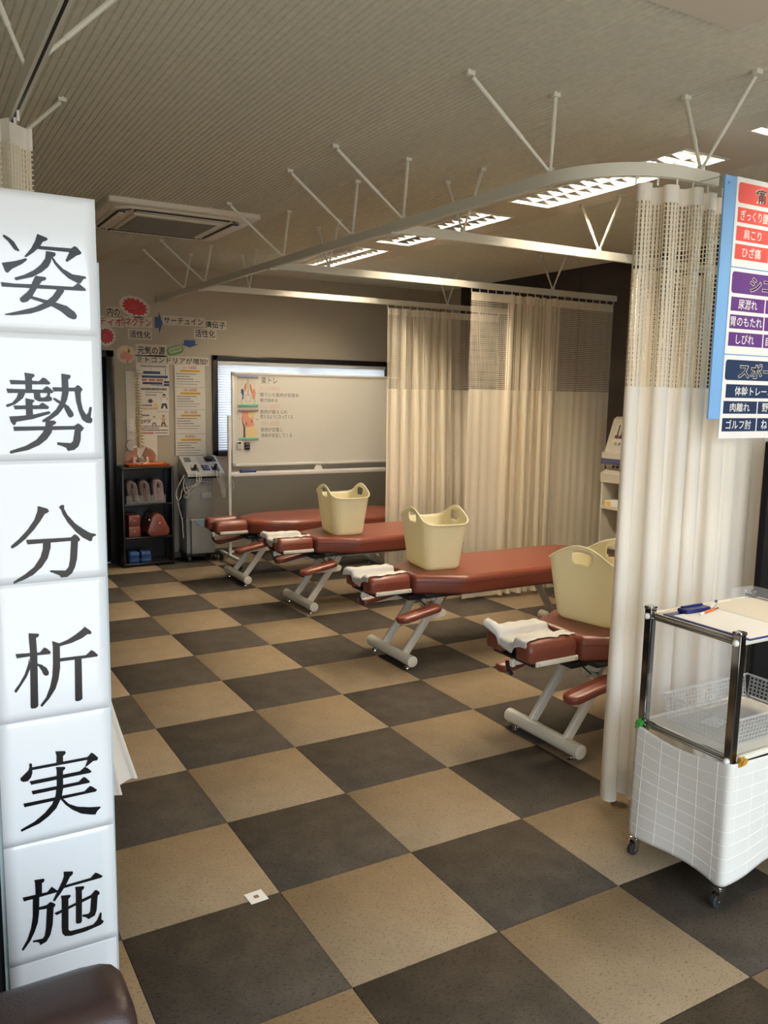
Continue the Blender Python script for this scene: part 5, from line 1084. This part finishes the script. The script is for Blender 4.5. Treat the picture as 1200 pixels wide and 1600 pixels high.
def burst(cx, cz, rx, rz, n, label, tilt=0, seed=1):
    r = random.Random(seed); t = thing('starburst_card', label, 'sign', (cx, yk, cz), 'red starburst cards')
    def star(k0, j):
        out = []
        for k in range(2*n):
            a = PI*k/n; q = (1 if k % 2 else .80)*k0*(1+j*r.uniform(-.05, .05)); x, z = rx*q*math.cos(a), rz*q*math.sin(a); out.append((cx+x*math.cos(tilt)-z*math.sin(tilt), cz+x*math.sin(tilt)+z*math.cos(tilt)))
        return out
    m = MB(); m.prism([(cx+(rx*1.16*math.cos(2*PI*k/26))*math.cos(tilt)-(rz*1.18*math.sin(2*PI*k/26))*math.sin(tilt), cz+(rx*1.16*math.cos(2*PI*k/26))*math.sin(tilt)+(rz*1.18*math.sin(2*PI*k/26))*math.cos(tilt)) for k in range(26)], 'y', yk-.0006, yk+.0006); m.build('clear_margin', mat('film_margin', (.66, .61, .52), .3), t, smooth=False)
    m = MB(); flat(m, star(1, 1), yk-.0010); m.build('star_print', mat('star_red', (.46, .022, .03), .45), t, smooth=False)
    m = MB()
    for dx, dz, w in ((-.012, .012, .05), (-.02, -.016, .07)):
        for k in range(4): rect(m, cx+(dx-w/2+w*k/4)*rx*8, cx+(dx-w/2+w*(k+.7)/4)*rx*8, cz+(dz-.006)*rz*10, cz+(dz+.006)*rz*10, yk-.0013)
    m.build('faint_print', mat('star_print', (.52, .12, .11), .5), t, smooth=False)
burst(.424, 2.336, .122, .078, 15, 'large red oval starburst card on the back wall', -.28, 3)
burst(.165, 2.065, .072, .072, 13, 'small red round starburst card half hidden by the banner', 0, 8)
ARB = mat('arrow_blue', (.020, .065, .21), .45)
def arrow(poly, label, cx, cz):
    single(MB().prism(poly, 'y', yk-.0010, yk+.0006), 'paper_arrow', ARB, label, 'arrow', (cx, yk, cz), 'blue paper arrows', smooth=False)
arrow([(.602, 2.160), (.638, 2.162), (.640, 2.110), (.672, 2.205), (.638, 2.305), (.636, 2.260), (.602, 2.258)], 'blue paper arrow pointing right between two lettering rows', .637, 2.2)
arrow([(.870, 2.064), (.976, 2.066), (.978, 2.030), (1.012, 2.030), (.925, 1.998), (.838, 2.026), (.872, 2.028)], 'blue paper arrow pointing down above the word posters', .925, 2.03)
t = thing('capsule_picture', 'green mitochondrion picture cut out beside the black lettering', 'picture', (.79, yk, 1.92), 'picture cut-outs on the back wall')
def capp(cx, cz, L, r, tilt, n=8):
    pts = [(L/2+r*math.cos(a), r*math.sin(a)) for a in [-PI/2+PI*k/n for k in range(n+1)]]+[(-L/2+r*math.cos(a), r*math.sin(a)) for a in [PI/2+PI*k/n for k in range(n+1)]]
    return [(cx+x*math.cos(tilt)-z*math.sin(tilt), cz+x*math.sin(tilt)+z*math.cos(tilt)) for x, z in pts]
MB().prism(capp(.785, 1.966, .085, .040, .30), 'y', yk-.0008, yk+.0006).build('green_shell', mat('capsule_green', (.13, .24, .075), .5), t, smooth=False)
m = MB(); flat(m, capp(.788, 1.971, .080, .026, .30), yk-.0011); m.build('pale_inside', mat('capsule_pale', (.40, .48, .27), .5), t, smooth=False)
m = MB()
for k in range(6):
    x = .745+.017*k; z = 1.958+.0053*k; flat(m, capp(x, z, .018, .004, 1.2+.3*(k % 2), 4), yk-.0014)
m.build('green_folds', MATS['capsule_green'], t, smooth=False)
t = thing('round_picture', 'round cut-out picture of an orange figure at the left of the wall', 'picture', (.338, yk, 1.83), 'picture cut-outs on the back wall')
MB().prism(ell(.338, 1.912, .086, .082, 22), 'y', yk-.0006, yk+.0006).build('cut_card', MATS['cut_card'], t, smooth=False)
for nm, m_, ps in (('tan_print', FAT, [ell(.33, 1.95, .040, .034, 12), ell(.375, 1.93, .025, .03, 10)]), ('orange_print', PINK, [[(.28, 1.90), (.32, 1.94), (.36, 1.92), (.40, 1.90), (.38, 1.865), (.345, 1.84), (.33, 1.875), (.295, 1.86)]]), ('dark_print', DKB, [ell(.36, 1.895, .012, .010, 8), band([(.34, 1.86), (.345, 1.838), (.355, 1.832)], .004)])):
    m = MB()
    for p in ps: flat(m, p, yk-.0012-.0002*len(nm)*.1)
    m.build(nm, m_, t, smooth=False)
# posters: sheets with printed lines too small to read
def dashes(m, x0, x1, z, h, y, seed):
    r = random.Random(seed); x = x0
    while x < x1: w = min(r.uniform(.004, .011), x1-x); rect(m, x, x+w, z-h/2, z+h/2, y); x += w+r.uniform(.0012, .003)
yq = YB-.0095
def sheet(name, label, x0, x1, z0, z1, group):
    t = thing(name, label, 'poster', ((x0+x1)/2, yq, z0), group)
    MB().bbox(x0, x1, yq, yq+.0012, z0, z1, r=.0004, seg=1).build('sheet', mat('poster_sheet', (.72, .66, .56), .5), t); return t
GB = 'posters in two columns on the back wall'; yr = yq-.0003
for i, (za, zb, hd) in enumerate(((1.628, 1.832, '1~10回'), (1.420, 1.624, '10~20回'), (1.190, 1.416, '20~30回'), (.985, 1.186, '30回~'))):
    t = sheet('poster', 'cream text poster with a yellow bar, %s in the right column' % ('topmost', 'second from the top', 'third from the top', 'lowest')[i], .772, 1.065, za, zb, GB)
    m = MB(); text(m, hd, .862, .982, zb-.036, zb-.008, yr, .010); m.build('heading', REDINK, t, smooth=False)
    m = MB(); rect(m, .822, 1.022, zb-.066, zb-.042, yr); bar = m.build('yellow_bar', YELLOW, t, smooth=False)
    m = MB(); dashes(m, .834, 1.012, zb-.054, .011, yr-.0003, i); m.build('bar_lines', mat('bar_brown', (.45, .24, .05), .6), bar, smooth=False)
    m = MB()
    for k, (w, h) in enumerate(((.19, .010), (.13, .010), (.16, .010), (.22, .006), (.20, .006))): dashes(m, .792, .792+w, zb-.082-.0235*k, h, yr, 11*i+k)
    m.build('text_lines', GREYRULE, t, smooth=False)['kind'] = 'stuff'
t = sheet('poster', 'poster with navy and orange bars at the top of the left column', .420, .722, 1.636, 1.832, GB)
for nm, m_, rs in (('navy_bar', NAVY, [(.475, .64, 1.742, 1.766), (.47, .71, 1.706, 1.728), (.475, .660, 1.648, 1.668), (.672, .722, 1.660, 1.680), (.672, .722, 1.636, 1.654)]), ('orange_bar', mat('bar_orange', (.48, .17, .08), .6), [(.470, .518, 1.676, 1.698), (.530, .592, 1.676, 1.698), (.602, .666, 1.676, 1.698)]), ('rule_line', NAVY, [(.686, .690, 1.684, 1.800), (.55, .553, 1.766, 1.79), (.55, .69, 1.640, 1.644)])):
    m = MB()
    for a, b, c, d in rs: rect(m, a, b, c, d, yr)
    m.build(nm, m_, t, smooth=False)
m = MB(); dashes(m, .462, .700, 1.812, .016, yr, 77); m.build('title_lines', GREYRULE, t, smooth=False)['kind'] = 'stuff'
SKIN = mat('print_skin', (.60, .36, .22), .6); WSH = mat('print_white', (.76, .74, .70), .6); DRK = mat('print_black', (.05, .04, .035), .6)
def figure(t, x, z, s, shirt, legs, nm):
    m = MB(); flat(m, ell(x, z+.052*s, .014*s, .014*s, 10), yr); flat(m, [(x-.030*s, z+.036*s), (x-.026*s, z+.042*s), (x, z+.020*s), (x+.026*s, z+.042*s), (x+.030*s, z+.036*s), (x, z+.008*s)], yr); m.build(nm+'_skin_print', SKIN, t, smooth=False)
    m = MB(); flat(m, [(x-.014*s, z+.038*s), (x+.014*s, z+.038*s), (x+.016*s, z), (x-.016*s, z)], yr-.0002); m.build(nm+'_shirt_print', shirt, t, smooth=False)
    m = MB(); flat(m, [(x-.016*s, z), (x+.016*s, z), (x+.026*s, z-.040*s), (x+.014*s, z-.040*s), (x, z-.012*s), (x-.014*s, z-.040*s), (x-.026*s, z-.040*s)], yr-.0001); flat(m, [(x-.014*s, z+.058*s), (x+.014*s, z+.058*s), (x+.008*s, z+.069*s), (x-.008*s, z+.069*s)], yr-.0003); m.build(nm+'_dark_print', legs, t, smooth=False)
t = sheet('poster', 'poster with a walking figure in the middle of the left column', .420, .718, 1.400, 1.630, GB)
figure(t, .672, 1.475, 1.25, WSH, DRK, 'figure')
m = MB(); dashes(m, .462, .700, 1.604, .020, yr, 5); dashes(m, .50, .66, 1.575, .006, yr, 6); dashes(m, .50, .60, 1.55, .008, yr, 7); dashes(m, .47, .56, 1.455, .012, yr, 9)
flat(MB(), [(.528, 1.512), (.560, 1.512), (.560, 1.495), (.576, 1.495), (.544, 1.474), (.512, 1.495), (.528, 1.495)], yr).build('arrow_print', DRK, t, smooth=False); m.build('text_lines', DRK, t, smooth=False)['kind'] = 'stuff'
m = MB(); dashes(m, .465, .61, 1.425, .018, yr, 8); m.build('orange_lines', mat('bar_tan', (.58, .36, .22), .6), t, smooth=False)['kind'] = 'stuff'
m = MB(); flat(m, [(.575, 1.474), (.615, 1.462), (.605, 1.434), (.585, 1.442)], yr); m.build('yellow_shape', YELLOW, t, smooth=False)
t = sheet('poster', 'poster with two small figures and bold numerals at the foot of the left column', .420, .714, 1.178, 1.395, GB)
figure(t, .575, 1.30, .85, WSH, GREYRULE, 'grey_figure'); figure(t, .662, 1.30, .95, SKIN, mat('print_brown', (.16, .06, .03), .6), 'brown_figure')
text(MB(), '10分', .462, .548, 1.290, 1.330, yr, .03).build('lettering', DRK, t, smooth=False); m = MB(); dashes(m, .46, .53, 1.362, .014, yr, 21); dashes(m, .46, .705, 1.262, .008, yr, 22); dashes(m, .46, .62, 1.244, .008, yr, 23); dashes(m, .47, .705, 1.226, .010, yr, 24); dashes(m, .58, .70, 1.200, .008, yr, 26); m.build('text_lines', DRK, t, smooth=False)['kind'] = 'stuff'
m = MB(); dashes(m, .46, .57, 1.200, .016, yr, 25); m.build('red_lines', REDINK, t, smooth=False)['kind'] = 'stuff'
